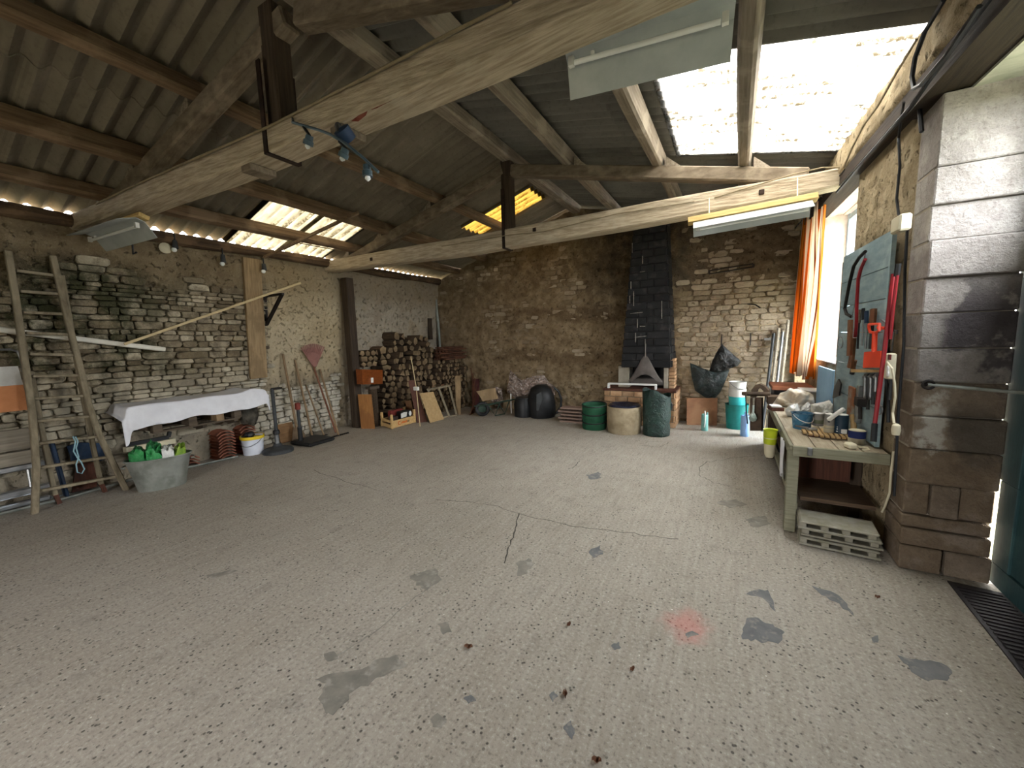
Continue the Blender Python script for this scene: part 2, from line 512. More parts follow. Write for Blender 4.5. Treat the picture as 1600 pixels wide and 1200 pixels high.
def plaster_material(name, zone):
    t = NT(name)
    p = t.geo(); x, y, z = t.sep(p)
    n1 = t.noise(p, 5, 8, .68); n2 = t.noise(p, 1.2, 5, .6); n3 = t.noise(p, 42, 4, .7); n4 = t.noise(t.map(p, (1, 1, 1), (9, 4, 2)), 2.4, 6, .65)
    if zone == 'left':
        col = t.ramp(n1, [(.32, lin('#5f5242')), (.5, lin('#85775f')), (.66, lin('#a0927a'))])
        # smooth yellowish panel beside the dark post
        pan = t.m('MULTIPLY', t.rng(y, 3.4, 3.6), t.rng(z, .8, 1.25))
        col = t.mix(t.m('MULTIPLY', pan, .75), col, t.ramp(n2, [(.3, lin('#aa9877')), (.6, lin('#beb094')), (.75, lin('#a0947d'))]))
        far = t.rng(y, 4.8, 5.0)
        col = t.mix(far, col, t.ramp(n4, [(.35, lin('#8e8373')), (.5, lin('#a79d8c')), (.62, lin('#a1937c')), (.75, lin('#6d6353'))]))
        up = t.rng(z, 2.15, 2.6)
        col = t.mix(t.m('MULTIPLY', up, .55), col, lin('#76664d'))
        mz = t.m('MULTIPLY', t.m('MULTIPLY', t.rng(y, 3.0, 1.7), t.rng(z, .75, 1.5)), t.rng(z, 2.75, 2.35))
        ms = t.m('MULTIPLY', mz, t.rng(t.noise(p, 2.6, 6, .7), .40, .60))
        col = t.mix(t.m('MULTIPLY', ms, .9), col, lin('#2b2d19'))
        low = t.m('MULTIPLY', t.rng(z, 1.2, .5), t.rng(y, 4.9, 4.6))
        col = t.mix(t.m('MULTIPLY', low, .5), col, lin('#a9a394'))
        gap = .16
    elif zone == 'back':
        col = t.ramp(n1, [(.3, lin('#66553f')), (.5, lin('#837157')), (.68, lin('#9b8a6f')), (.8, lin('#b09f84'))])
        def band(zc, hw):
            zz = t.m('ABSOLUTE', t.m('SUBTRACT', t.m('ADD', z, t.m('MULTIPLY', t.m('SUBTRACT', n2, .5), .5)), zc))
            return t.rng(zz, hw, hw * .45)
        bd_ = t.m('MULTIPLY', t.m('MAXIMUM', band(2.02, .22), band(1.16, .2)), t.rng(n4, .36, .52))
        bd_ = t.m('MULTIPLY', bd_, t.rng(x, -5.2, -4.2))
        col = t.mix(t.m('MULTIPLY', bd_, .6), col, lin('#5a4833'))
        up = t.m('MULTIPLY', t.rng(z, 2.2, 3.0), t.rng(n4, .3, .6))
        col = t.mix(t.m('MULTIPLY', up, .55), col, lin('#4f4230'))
        low = t.m('MULTIPLY', t.rng(z, .9, .3), t.rng(n1, .4, .6))
        col = t.mix(t.m('MULTIPLY', low, .4), col, lin('#a89b7f'))
        # soot each side of the flue
        sx = t.m('ABSOLUTE', t.m('SUBTRACT', x, -1.35))
        so = t.m('MULTIPLY', t.rng(sx, 1.5, .55), t.m('MULTIPLY', t.rng(z, 1.4, 2.8), t.rng(n4, .25, .6)))
        col = t.mix(t.m('MULTIPLY', so, .75), col, lin('#2e2a25'))
        ri = t.m('MULTIPLY', t.rng(x, -.9, -.3), t.rng(z, 2.2, 1.7))
        col = t.mix(t.m('MULTIPLY', ri, .55), col, lin('#b0a085'))
        ru = t.m('MULTIPLY', t.rng(x, -1.0, -.4), t.rng(z, 2.1, 2.5))
        col = t.mix(t.m('MULTIPLY', ru, .6), col, lin('#574a3b'))
        gap = .4
    else:
        col = t.ramp(n1, [(.3, lin('#84755b')), (.55, lin('#a09074')), (.75, lin('#b0a38a'))])
        col = t.mix(t.rng(n4, .5, .7, 0, .5), col, lin('#77684f'))
        gap = .35
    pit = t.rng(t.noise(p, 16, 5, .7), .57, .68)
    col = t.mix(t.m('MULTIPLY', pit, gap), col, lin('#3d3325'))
    col = t.mix(t.rng(n3, .55, .8, 0, .3), col, lin('#c3b79d'))
    h = t.m('ADD', n1, t.m('ADD', t.m('MULTIPLY', n3, .35), t.m('MULTIPLY', pit, -.7)))
    return t.done(t.pbr(col, .95, 0, .12, t.bump(h, 1.0, .035)))
M_stoneL = stone_material('limestone_rubble', 'left')
M_stoneB = stone_material('golden_rubble', 'back')
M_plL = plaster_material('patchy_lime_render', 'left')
M_plB = plaster_material('smeared_lime_mortar', 'back')
M_plR = plaster_material('coarse_render', 'right')

def fbm(p, o=4):
    s = 0; a = 1; q = Vector(p)
    for _ in range(o): s += a * mnoise.noise(q); a *= .5; q = q * 2.03
    return s
def smooth(a, b, x):
    t_ = max(0, min(1, (x - a) / (b - a))) if a != b else 0
    return t_ * t_ * (3 - 2 * t_)
def plaster_left(y, z):
    n = .5 * fbm((y * 1.3, z * 1.3, 3.1), 3)
    a = smooth(3.4, 3.65, y + .25 * n) * smooth(.75, 1.15, z + .5 * n)
    c = smooth(4.75, 4.9, y)
    d = .8 * smooth(2.25, 2.7, z + .7 * n) + .25 * smooth(1.9, 2.4, y) * smooth(2.1, 2.4, z)
    e = .62 * smooth(.7, .45, z + .4 * n) * smooth(3.35, 3.1, y)
    return max(a, c, d, e) + .25 * n
def plaster_back(x, z):
    n = .6 * fbm((x * 1.4, z * 1.4, 8.1), 3)
    right = smooth(-.95, -.6, x)
    return .66 + .45 * n - .42 * right * smooth(2.6, 2.2, z)
WALLT = .34
def wall_mesh(name, mat, u0, u1, z1, fn, du=.06, dz=.06):
    """relief face of a wall; fn(u,z,depth) gives the place; depth 0 is the inner face, positive goes into the wall"""
    nu = int((u1 - u0) / du); nz = int(z1(0) / dz) if callable(z1) else int(z1 / dz)
    b = MB()
    return b, nu, nz
# left wall
b = MB()
def fL(i, j):
    y = lerp(-2.75, YB + .05, i); z = lerp(0, 2.95, j)
    pl = plaster_left(y, z)
    d = lerp(-.045, .012, smooth(.3, .75, pl)) + .012 * fbm((y * 5, z * 5, 1.0), 3)
    return (XW(z) + d, y, z)
b.grid(fL, 180, 52)
b.add([(XL - .5, -2.75, 0), (XL - .5, YB + .05, 0), (XL - .3, YB + .05, 2.8), (XL - .3, -2.75, 2.8), (XL - .03, -2.75, 2.95), (XL - .03, YB + .05, 2.95)], [(1, 0, 3, 2), (2, 3, 4, 5)])
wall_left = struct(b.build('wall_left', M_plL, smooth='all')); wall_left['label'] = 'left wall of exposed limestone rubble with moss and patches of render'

def stone_mb(c, ex, ey, ez, w_, h_, d_, rr, b=None):
    """irregular block: c centre of its face, ex along the course, ez up, ey outwards"""
    b = b or MB()
    pts = []
    for (sx, sz) in ((-1, -1), (1, -1), (1, 1), (-1, 1)):
        cx, cz = sx * w_ / 2, sz * h_ / 2
        k = rr.uniform(.06, .3); q = rr.uniform(.08, .4)
        p1 = (cx - sx * w_ * k * .6, cz + rr.uniform(-.06, .06) * h_); p2 = (cx + rr.uniform(-.03, .03) * w_, cz - sz * h_ * q)
        pts += ([p2, p1] if sx * sz < 0 else [p1, p2])
    pts = [pts[i] for i in (0, 1, 2, 3, 4, 5, 6, 7)]
    pts.sort(key=lambda p: math.atan2(p[1] / h_, p[0] / w_))
    n = len(pts); vs = []
    tx, tz = rr.uniform(-.12, .12), rr.uniform(-.25, .25)
    for (sc, dd) in ((1, -d_ * 1.2 - .05), (1, -.007), (.92, 0.005)):
        for (px, pz) in pts:
            vs.append(c + ex * px * sc + ez * pz * sc + ey * (dd + (tx * px + tz * pz) * .5 * (dd > -.02) + rr.uniform(-.006, .006) * (dd > 0)))
    fs = [(k + j * n, k + j * n, ) for j in ()]
    for j in range(2):
        for k in range(n):
            k2 = (k + 1) % n
            fs.append((j * n + k, j * n + k2, (j + 1) * n + k2, (j + 1) * n + k))
    fs.append(tuple(2 * n + k for k in range(n)))
    return b.add(vs, fs)
def rubble(parent, mat, u0, u1, z0, z1, pos, ex, ey, keep, seed, hmin=.045, hmax=.11, wmin=.09, wmax=.30, limit=300, proud=(.0, .022)):
    rr = random.Random(seed); ez = Vector((0, 0, 1)); cand = []
    z = z0
    while z < z1:
        h_ = rr.uniform(hmin, hmax); u = u0 - rr.uniform(0, .2)
        while u < u1:
            w_ = rr.uniform(wmin, wmax) * (1.25 if h_ > .09 else .9)
            uc, zc = u + w_ / 2, z + h_ / 2 + .015 * math.sin(u * 2 + seed)
            if keep(uc, zc, rr):
                p = pos(uc, zc)
                px, py, dd = project(p)
                vis = dd > .3 and -20 < px < 1620 and -20 < py < 1220
                area = w_ * h_ / dd / dd * F_PX * F_PX if vis else 0
                cand.append((area, uc, zc, w_, h_))
            u += w_ + .006
        z += h_ + .002
    cand.sort(key=lambda c: -c[0])
    rest = MB(); nrest = 0
    for i, (area, uc, zc, w_, h_) in enumerate(cand):
        c = pos(uc, zc) + ey * rr.uniform(*proud)
        if i < limit and area > 60:
            stone_mb(c, ex, ey, ez, w_ * .97, h_ * .93, .05, rr).build('stone', mat, parent)
        else:
            stone_mb(c, ex, ey, ez, w_ * .97, h_ * .93, .05, rr, rest); nrest += 1
    if nrest: tag(rest.build('rubble_stonework', mat, parent), kind='stuff')
def keepL(y, z, rr):
    if 1.2 < y < 2.05 and z > 2.78: return False
    return plaster_left(y, z) + rr.uniform(-.12, .12) < .52 and z < 2.88
rubble(wall_left, M_stoneL, -2.6, 7.5, .02, 2.9, lambda u, z: Vector((XW(z), u, z)), Vector((0, 1, 0)), Vector((1, 0, 0)), keepL, 11)

# back wall (gable)
def ridge_z(x, t_=0.0):
    return (3.05 + .308 * (x + 6.24) if x < -2.73 else 3.35 + .206 * (.95 - x)) - t_
b = MB()
XB0, XB1 = XL - .3, 1.3
def fB(i, j):
    x = lerp(XB0, XB1, i); zt = ridge_z(x, .06); z = zt * j
    pl = plaster_back(x, z)
    d = lerp(.02, -.008, smooth(.3, .8, pl)) + .024 * fbm((x * 5.5, z * 8, 5.0), 4)
    return (x, YB + d, z)
b.grid(fB, 240, 120)
n0 = 24
b.grid(lambda i, j: (lerp(XB1, XB0, i), YB + .35, ridge_z(lerp(XB1, XB0, i), .06) * j), n0, 1)
wall_back = struct(b.build('wall_back', M_plB, smooth='all')); wall_back['label'] = 'far gable wall of golden rubble smeared with lime mortar'
def keepB(x, z, rr):
    if -2.1 < x < -.85: return False
    if z > ridge_z(x, .16): return False
    if x < -4.9 and z < 1.7: return False
    return plaster_back(x, z) + rr.uniform(-.16, .16) < .62
rubble(wall_back, M_stoneB, XL + .1, .85, .05, 3.9, lambda u, z: Vector((u, YB, z)), Vector((-1, 0, 0)), Vector((0, -1, 0)), keepB, 5, hmin=.06, hmax=.115, wmin=.12, wmax=.30, proud=(-.016, .006))

# right wall with window and doorway
def rp(y, d, z): return Vector((RX(y) + d, y, z))
def rblock(b, y0, y1, z0, z1, d0=0.0, d1=.42):
    return b.prism([rp(y0, d0, z0), rp(y1, d0, z0), rp(y1, d1, z0), rp(y0, d1, z0)], (0, 0, z1 - z0))
WY0, WY1, WZ0, WZ1 = 4.95, 6.55, 1.22, 3.0
b = MB()
rblock(b, 3.62, WY0, 0, 3.34, .016)
rblock(b, WY0, WY1, 0, WZ0, .016)
rblock(b, WY1, 6.74, 0, 3.34, .016)
rblock(b, 7.50, YB + .3, 0, 3.34, .016)
rblock(b, 6.74, 7.50, 2.2, 3.34, .016)
rblock(b, -2.75, YB + .3, 3.1, 3.36, -.075)
rblock(b, -2.75, .15, 0, 3.1, .016)
wall_right = struct(b.build('wall_right', M_plR)); wall_right['label'] = 'thick right wall of coarse tan render with window and doorway'
def relief(y0, y1, z0, z1, n, m, amp=.03, name='render_coat', base=.0):
    g = MB()
    def f(i, j):
        y = lerp(y0, y1, i); z = lerp(z0, z1, j)
        e = min(i, 1 - i, j, 1 - j); e = min(1, e * 12)
        return rp(y, base + .014 - e * (.006 + amp * (.5 + .5 * fbm((y * 9, z * 9, 2.2), 5))), z)
    g.grid(f, n, m)
    o = g.build(name, M_plR, wall_right, smooth='all')
    return o
relief(3.72, WY0, .0, 3.0, 80, 190, .03)
relief(1.2, 7.6, 3.10, 3.37, 260, 12, .03, 'render_coat', -.09)
relief(WY0, 6.72, 0, WZ0 - .02, 50, 24)
relief(6.6, YB, 2.22, 3.05, 22, 16)

# cut stone blocks of the door jamb, each its own stone
def block_mat(name, a, c, spot, amt=.6, sc=4):
    t = NT(name); p = t.geo(); x, y, z = t.sep(p)
    n1 = t.noise(p, 11, 9, .7); n2 = t.noise(p, 60, 4, .75); n3 = t.noise(t.map(p, (1, 1, 1), (2, 7, 1)), sc, 6, .65); n4 = t.noise(p, 4.5, 5, .6)
    col = t.ramp(n1, [(.32, lin(c)), (.62, lin(a))])
    col = t.mix(t.m('MULTIPLY', t.rng(n3, .5, .62), amt), col, lin(spot))
    col = t.mix(t.m('MULTIPLY', t.rng(n2, .5, .7), .35), col, lin('#5a5148'))
    # old soot on the middle courses and a patch of whitish filler below it
    so = t.m('MULTIPLY', t.m('MULTIPLY', t.rng(z, 1.05, 1.3), t.rng(z, 2.0, 1.7)), t.m('MULTIPLY', t.rng(n4, .47, .56), t.rng(x, 1.10, 1.17)))
    col = t.mix(t.m('MULTIPLY', so, .8), col, lin('#39343a'))
    zw = t.m('ADD', z, t.m('MULTIPLY', t.m('SUBTRACT', n1, .5), .5)); xw = t.m('ADD', x, t.m('MULTIPLY', t.m('SUBTRACT', n3, .5), .35))
    wf = t.m('MULTIPLY', t.m('MULTIPLY', t.rng(zw, .78, .86), t.rng(zw, 1.2, 1.08)), t.m('MULTIPLY', t.rng(xw, 1.2, 1.15), t.rng(xw, 1.05, 1.1)))
    col = t.mix(t.m('MULTIPLY', wf, .8), col, lin('#b7b3a8'))
    dk = t.m('MULTIPLY', t.m('MULTIPLY', t.rng(z, .66, .8), t.rng(z, 1.15, 1.0)), t.rng(t.m('ADD', x, t.m('MULTIPLY', n4, .2)), 1.27, 1.31))
    col = t.mix(t.m('MULTIPLY', t.m('MULTIPLY', dk, t.rng(n3, .35, .5)), .7), col, lin('#4b4741'))
    return t.done(t.pbr(col, .93, 0, .12, t.bump(t.m('ADD', n1, t.m('MULTIPLY', n2, .4)), 1.0, .03)))
M_bl1 = block_mat('pale_lit_jamb_stone', '#a8a09a', '#8f8882', '#bdb7b0')  # paler upper courses: the light high on the jamb put into the colour
M_bl2 = block_mat('brown_jamb_stone', '#82725f', '#6d5e4e', '#94877a')
M_bl3 = block_mat('sooty_jamb_stone', '#8b8580', '#706a64', '#9d9792', .5, 5)
M_bl4 = block_mat('patched_jamb_stone', '#857768', '#6f6253', '#968979', .5, 5)
JY = 3.43
ys = [150, 269, 326, 380, 437, 491, 545, 597, 649, 699, 753, 803, 822, 849, 884]
zs = [on_plane(1425, yy, (0, 1, 0), (0, JY, 0)).z for yy in ys]; zs[-1] = 0.0; zs[0] = 2.95
mats_ = [M_bl1, M_bl1, M_bl1, M_bl1, M_bl1, M_bl3, M_bl3, M_bl4, M_bl4, M_bl2, M_bl2, M_bl2, M_bl2, M_bl2]
rj = random.Random(3)
M_jm = mk('jamb_mortar', '#a39a8a', '#8a8172', 9, rough=.95, bump=.5, world=True)
jamb = MB().box((1.236, JY + .20, 1.47), (.40, .34, 2.94)).build('jamb_core', M_jm, wall_right)
splits = {10: [.3, .62], 13: [.5]}
for i in range(len(zs) - 1):
    zt, zb = zs[i], zs[i + 1]
    cuts = [0] + splits.get(i, []) + [1]
    for k in range(len(cuts) - 1):
        flare = .012 * (i > 10)
        x0 = lerp(1.03, 1.442, cuts[k]); x1 = lerp(1.03, 1.442, cuts[k + 1])
        yd = rj.uniform(-.006, .004) - flare
        m_ = mats_[i]
        if i == 10 and k == 1: m_ = M_bl4
        if i == 13 and k == 1: m_ = M_bl4
        bb = MB().box(((x0 + x1) / 2 - (flare if k == 0 else 0), JY + yd + .13, (zt + zb) / 2), (x1 - x0 - .005, .27 + rj.uniform(-.03, .06), zt - zb - .006), bev=.007)
        bb.build('jamb_stone', m_, wall_right)
# timber lintel and plastered head over the doorway and the window
M_dark_oak = mk('dark_old_oak', '#3b3026', '#231c17', 2, WOODY, rough=.85, bump=.5, bd=.01)
M_soffit = mk('limewashed_soffit', '#bdbcb0', '#a4a596', 3, (1, 6, 1), rough=.9, bump=.5, bd=.015, spot='#8f9384', world=True)
b = MB(); rblock(b, -.1, 3.75, 2.955, 3.1, -.085, .12); struct(b.build('trim_1', M_dark_oak))['label'] = 'dark timber lintel over the doorway'
b = MB(); rblock(b, 3.72, WY1 + .25, 3.0, 3.1, -.085, .10); struct(b.build('trim_2', M_dark_oak))['label'] = 'dark timber lintel running over the window'
b = MB(); rblock(b, -.1, 3.63, 2.94, 3.1, .12, .46); struct(b.build('trim_3', M_soffit))['label'] = 'pale limewashed head of the doorway'
# window: reveal, boarded head, frame and panes
M_reveal = mk('whitewashed_reveal', '#dcd6cf', '#c3bbb2', 8, rough=.9, bump=.4, bd=.01, spot='#b39f94', spot_amt=.5, world=True)
M_wframe = mk('pale_blue_frame', '#9db2c0', '#7d93a5', 6, WOODZ, rough=.6, bump=.1)
def glass_material():
    t = NT('window_glass')
    tr = t.N.new('ShaderNodeBsdfTransparent'); tr.inputs[0].default_value = (.93, .97, 1, 1)
    gl = t.N.new('ShaderNodeBsdfGlossy'); gl.inputs['Roughness'].default_value = .05
    mx = t.N.new('ShaderNodeMixShader'); mx.inputs[0].default_value = .06
    t.t.links.new(tr.outputs[0], mx.inputs[1]); t.t.links.new(gl.outputs[0], mx.inputs[2])
    return t.done(mx.outputs[0])
M_glass = glass_material()
b = MB()
rblock(b, WY1 - .012, WY1 + .0, WZ0, WZ1 + .12, .02, .42)
rblock(b, WY0 + .0, WY0 + .012, WZ0, WZ1 + .12, .03, .42)
rblock(b, WY0, WY1, WZ0, WZ0 + .012, .0, .42)
win = struct(b.build('window_1', M_reveal)); win['label'] = 'bright window in a deep whitewashed reveal behind the curtain'
for k in range(4):
    bb = MB(); d = .105 + k * .08
    rblock(bb, WY0, WY1, WZ1 + .01 * (k % 2), WZ1 + .04, d, d + .076); bb.build('head_board', M_reveal, win)
bb = MB()
for (a, c, z0, z1) in ((WY0 + .012, WY0 + .08, WZ0, WZ1), (WY1 - .08, WY1 - .012, WZ0, WZ1), (WY0 + .7, WY0 + .78, WZ0, WZ1)):
    rblock(bb, a, c, z0, z1, .31, .37)
for z0 in (WZ0 + .012, 2.1, WZ1 - .07): rblock(bb, WY0 + .02, WY1 - .02, z0, z0 + .06, .315, .365)
wframe = bb.build('window_frame', M_wframe, win)
wf_ = wframe
for (a, c) in ((WY0 + .08, WY0 + .7), (WY0 + .78, WY1 - .08)):
    for (z0, z1) in ((WZ0 + .07, 2.1), (2.16, WZ1 - .07)):
        bb = MB(); rblock(bb, a, c, z0, z1, .338, .343); bb.build('pane', M_glass, wf_)

# narrow glazed door in the far end of the right wall, behind curtain and shelf
d2 = MB()
for (ya, yb_, za, zb_) in ((6.75, 6.82, 0.02, 2.2), (7.42, 7.49, 0.02, 2.2), (6.82, 7.42, 0.02, .12), (6.82, 7.42, 2.1, 2.2), (6.82, 7.42, 1.05, 1.12)): rblock(d2, ya, yb_, za, zb_, .30, .35)
door2 = struct(d2.build('door_2', M_wframe)); door2['label'] = 'narrow glazed door in the far right corner'
for (za, zb_) in ((.12, 1.05), (1.12, 2.1)):
    bb = MB(); rblock(bb, 6.82, 7.42, za, zb_, .322, .327); bb.build('pane', M_glass, door2)
# front wall behind the viewer
b = MB()
for (x0, x1, z0, z1) in ((XL - .5, -2.75, 0, 3.0), (-1.65, 1.6, 0, 3.0), (-2.75, -1.65, 2.1, 3.0)):
    b.box(((x0 + x1) / 2, -2.9, (z0 + z1) / 2), (x1 - x0, .3, z1 - z0))
b.prism([(XL - .3, -2.75, 3.0), (1.6, -2.75, 3.0), (1.3, -2.75, 3.22), (-2.73, -2.75, 4.02), (XL - .2, -2.75, 3.01)], (0, -.3, 0))
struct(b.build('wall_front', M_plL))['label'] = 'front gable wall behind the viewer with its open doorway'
# outside ground
M_grass = mk('gravel_yard', '#8a8676', '#73734f', 3, rough=.95, bump=.2, world=True)
b = MB().prism([(-40, -40, -.05), (40, -40, -.05), (40, 40, -.05), (-40, 40, -.05)], (0, 0, -.3))
struct(b.build('ground', M_grass))['label'] = 'grass outside the barn'

# side door
M_teal = mk('teal_door_paint', '#2f4d50', '#263f43', 5, WOODZ, rough=.55, bump=.15, bd=.004, spot='#3f5d5d')
door = struct(MB().prism([(1.452, -.05, .012), (1.452, 3.436, .012), (1.502, 3.436, .012), (1.502, -.05, .012)], (0, 0, .128)).build('door_1', M_teal)); door['label'] = 'dark teal painted door with glazed top at the right edge'
def dbox(y0, y1, z0, z1, x0=1.452, x1=1.502, name='rail', mat=M_teal): return MB().box(((x0 + x1) / 2, (y0 + y1) / 2, (z0 + z1) / 2), (x1 - x0, y1 - y0, z1 - z0), bev=.004).build(name, mat, door)
dbox(3.27, 3.49, .66, 2.93, name='stile'); dbox(3.27, 3.436, .14, .66, name='stile'); dbox(1.62, 1.74, .14, 2.93, name='stile'); dbox(-.05, .07, .14, 2.93, name='stile')
for (z0, z1) in ((2.05, 2.18), (1.2, 1.33), (2.84, 2.93)):
    dbox(1.74, 3.27, z0, z1); dbox(.07, 1.62, z0, z1)
for (z0, z1) in ((.14, 1.2), (1.33, 2.05)):
    for k in range(8):
        for y0 in (1.74, .07):
            yy = y0 + k * (1.54 / 8); dbox(yy, yy + 1.54 / 8 - .004, z0, z1, 1.465, 1.489, 'board')
dbox(1.74, 3.28, 2.18, 2.84, 1.474, 1.480, 'pane', M_glass)
for k in range(8): dbox(.07 + k * (1.54 / 8), .07 + (k + 1) * (1.54 / 8) - .004, 2.18, 2.84, 1.465, 1.489, 'board')
# rubber mat at the door
M_rubber = mk('black_rubber', '#2b2729', '#1d1a1c', 20, rough=.55, bump=.1)
mat_t = thing('door_mat', 'black ribbed rubber mat on the floor at the teal door', 'mat', (1.33, 2.3, 0))
mp_ = [G(1480, 909), Vector((1.462, 3.30, 0)), Vector((1.462, 1.1, 0)), Vector((1.16, 1.1, 0))]
MB().prism([p + Vector((0, 0, .001)) for p in mp_], (0, 0, .008)).build('base', M_rubber, mat_t)
for k in range(60):
    y = 3.26 - k * .036; x0 = lerp(mp_[0].x, 1.16, (mp_[0].y - y) / (mp_[0].y - 1.1)) + .02
    MB().box(((x0 + 1.44) / 2, y, .0115), (1.44 - x0, .016, .007), bev=.002).build('rib', M_rubber, mat_t)

# ---- roof
def sheet_material(name, c1, c2, spot):
    t = NT(name); p = t.geo()
    n1 = t.noise(t.map(p, (1, 3, 1)), 2.2, 6, .6); n2 = t.noise(p, 22, 4, .7)
    rr = t.rnd()
    col = t.ramp(n1, [(.3, lin(c1)), (.7, lin(c2))])
    col = t.mix(t.m('MULTIPLY', t.rng(n2, .5, .7), .35), col, lin(spot))
    col = t.hsv(col, t.rng(rr, 0, 1, .86, 1.12, False))
    return t.done(t.pbr(col, .95, 0, .1, t.bump(n2, .25, .004)))
M_shL = sheet_material('brown_fibre_cement', '#857c6d', '#70685a', '#5b5346')
M_shR = sheet_material('grey_fibre_cement', '#7c7a72', '#6b6962', '#57544d')
PITCH_W = .146
def pane_material(name, tint, dirt, clear=.4, blot=.3):
    t = NT(name); p = t.geo()
    n1 = t.noise(t.map(p, (2.2, 16, 2.2)), 1.6, 6, .7); n2 = t.noise(p, 34, 4, .75); n3 = t.noise(p, 2.5, 3)
    yy = t.sep(p)[1]
    val = t.rng(t.m('COSINE', t.m('MULTIPLY', t.m('ADD', yy, .03), 2 * math.pi / PITCH_W)), .35, -.75)
    spk = t.m('MULTIPLY', t.rng(n2, .44, .54), t.m('MULTIPLY', val, t.rng(n3, .42, .56)))
    spk = t.m('MAXIMUM', spk, t.m('MULTIPLY', t.rng(t.noise(p, 9, 3, .6), .66, .70), .9))
    fine = t.m('MULTIPLY', t.rng(n1, .35, .65), blot)
    colr = t.mix(fine, tint, tuple(q * .45 for q in tint))
    tl = t.N.new('ShaderNodeBsdfTranslucent'); t.put(tl.inputs[0], colr)
    tr = t.N.new('ShaderNodeBsdfTransparent'); t.put(tr.inputs[0], colr)
    mx = t.N.new('ShaderNodeMixShader'); mx.inputs[0].default_value = clear
    t.t.links.new(tl.outputs[0], mx.inputs[1]); t.t.links.new(tr.outputs[0], mx.inputs[2])
    df = t.N.new('ShaderNodeBsdfTranslucent'); df.inputs[0].default_value = (*dirt, 1)
    m2 = t.N.new('ShaderNodeMixShader'); t.t.links.new(spk, m2.inputs[0])
    t.t.links.new(mx.outputs[0], m2.inputs[1]); t.t.links.new(df.outputs[0], m2.inputs[2])
    return t.done(m2.outputs[0])
M_paneR = pane_material('clear_corrugated_plastic', (.66, .66, .64), (.135, .118, .085), .4, .2)
M_paneL = pane_material('mossy_corrugated_plastic', (.27, .25, .20), (.11, .095, .065), .2, .5)
M_paneY = pane_material('yellowed_corrugated_plastic', (.27, .205, .085), (.13, .09, .03), .2, .4)
roofL = thing('ceiling', 'left slope of corrugated fibre cement roof sheets', None, (-4.5, 2.5, 3.5)); roofL['kind'] = 'structure'
roofR = thing('ceiling', 'right slope of corrugated fibre cement roof sheets', None, (-.7, 2.5, 3.7)); roofR['kind'] = 'structure'
def sheet(parent, mat, x0, x1, y0, y1, zf, lift=0.0, name='roof_sheet'):
    nw = max(1, round((y1 - y0) / PITCH_W)); ny = nw * 8
    def f(i, j):
        y = lerp(y0 - .02, y1 + .02, i); x = lerp(x0, x1, j)
        return (x, y, zf(x) + lift + .029 * math.cos(2 * math.pi * (y + .03) / PITCH_W))
    return MB().grid(f, ny, 1, (0, 0, .007)).build(name, mat, parent, smooth=True)
def zl(x): return 3.05 + .308 * (x + 6.24) + .026
def zr(x): return 3.35 + .206 * (.95 - x) + .026
def cols(lo, hi, fixed):
    out = sorted(fixed); a = out[0]
    while a > lo: a -= 1.022; out.append(a)
    a = max(fixed)
    while a < hi: a += 1.022; out.append(a)
    out.sort(); return list(zip(out, out[1:]))
for (a, c) in cols(-2.8, 7.7, [3.07, 3.82, 4.57]):
    if 3.0 < a < 4.5:
        sheet(roofL, M_paneL, -6.30, -4.98, a, c, zl, -.004, 'roof_light'); sheet(roofL, M_shL, -5.04, -4.42, a, c, zl, .007)
    else: sheet(roofL, M_shL, -6.30, -4.42, a, c, zl)
for (a, c) in cols(-2.8, 7.7, [6.15, 6.85]):
    if 6.1 < a < 6.8:
        sheet(roofL, M_paneY, -4.55, -3.0, a, c, zl, .010, 'roof_light'); sheet(roofL, M_shL, -3.06, -2.66, a, c, zl, .018)
    else: sheet(roofL, M_shL, -4.55, -2.66, a, c, zl, .010)
for (a, c) in cols(-2.8, 7.7, [3.45, 4.375, 5.3]):
    if 3.4 < a < 5.2:
        sheet(roofR, M_paneR, -.65, 1.62, a, c, zr, -.004, 'roof_light'); sheet(roofR, M_shR, -1.15, -.6, a, c, zr, .007)
    else: sheet(roofR, M_shR, -1.15, 1.62, a, c, zr)
for (a, c) in cols(-2.8, 7.7, [3.0]): sheet(roofR, M_shR, -2.80, -1.05, a, c, zr, .010)
# ridge capping
b = MB(); b.grid(lambda i, j: (lerp(-2.98, -2.48, i), lerp(-2.8, 8.0, j), 4.185 + .06 - abs(i - .5) * .12 * 1.1), 8, 1, (0, 0, .008)); b.build('ridge_cap', M_shL, roofL)

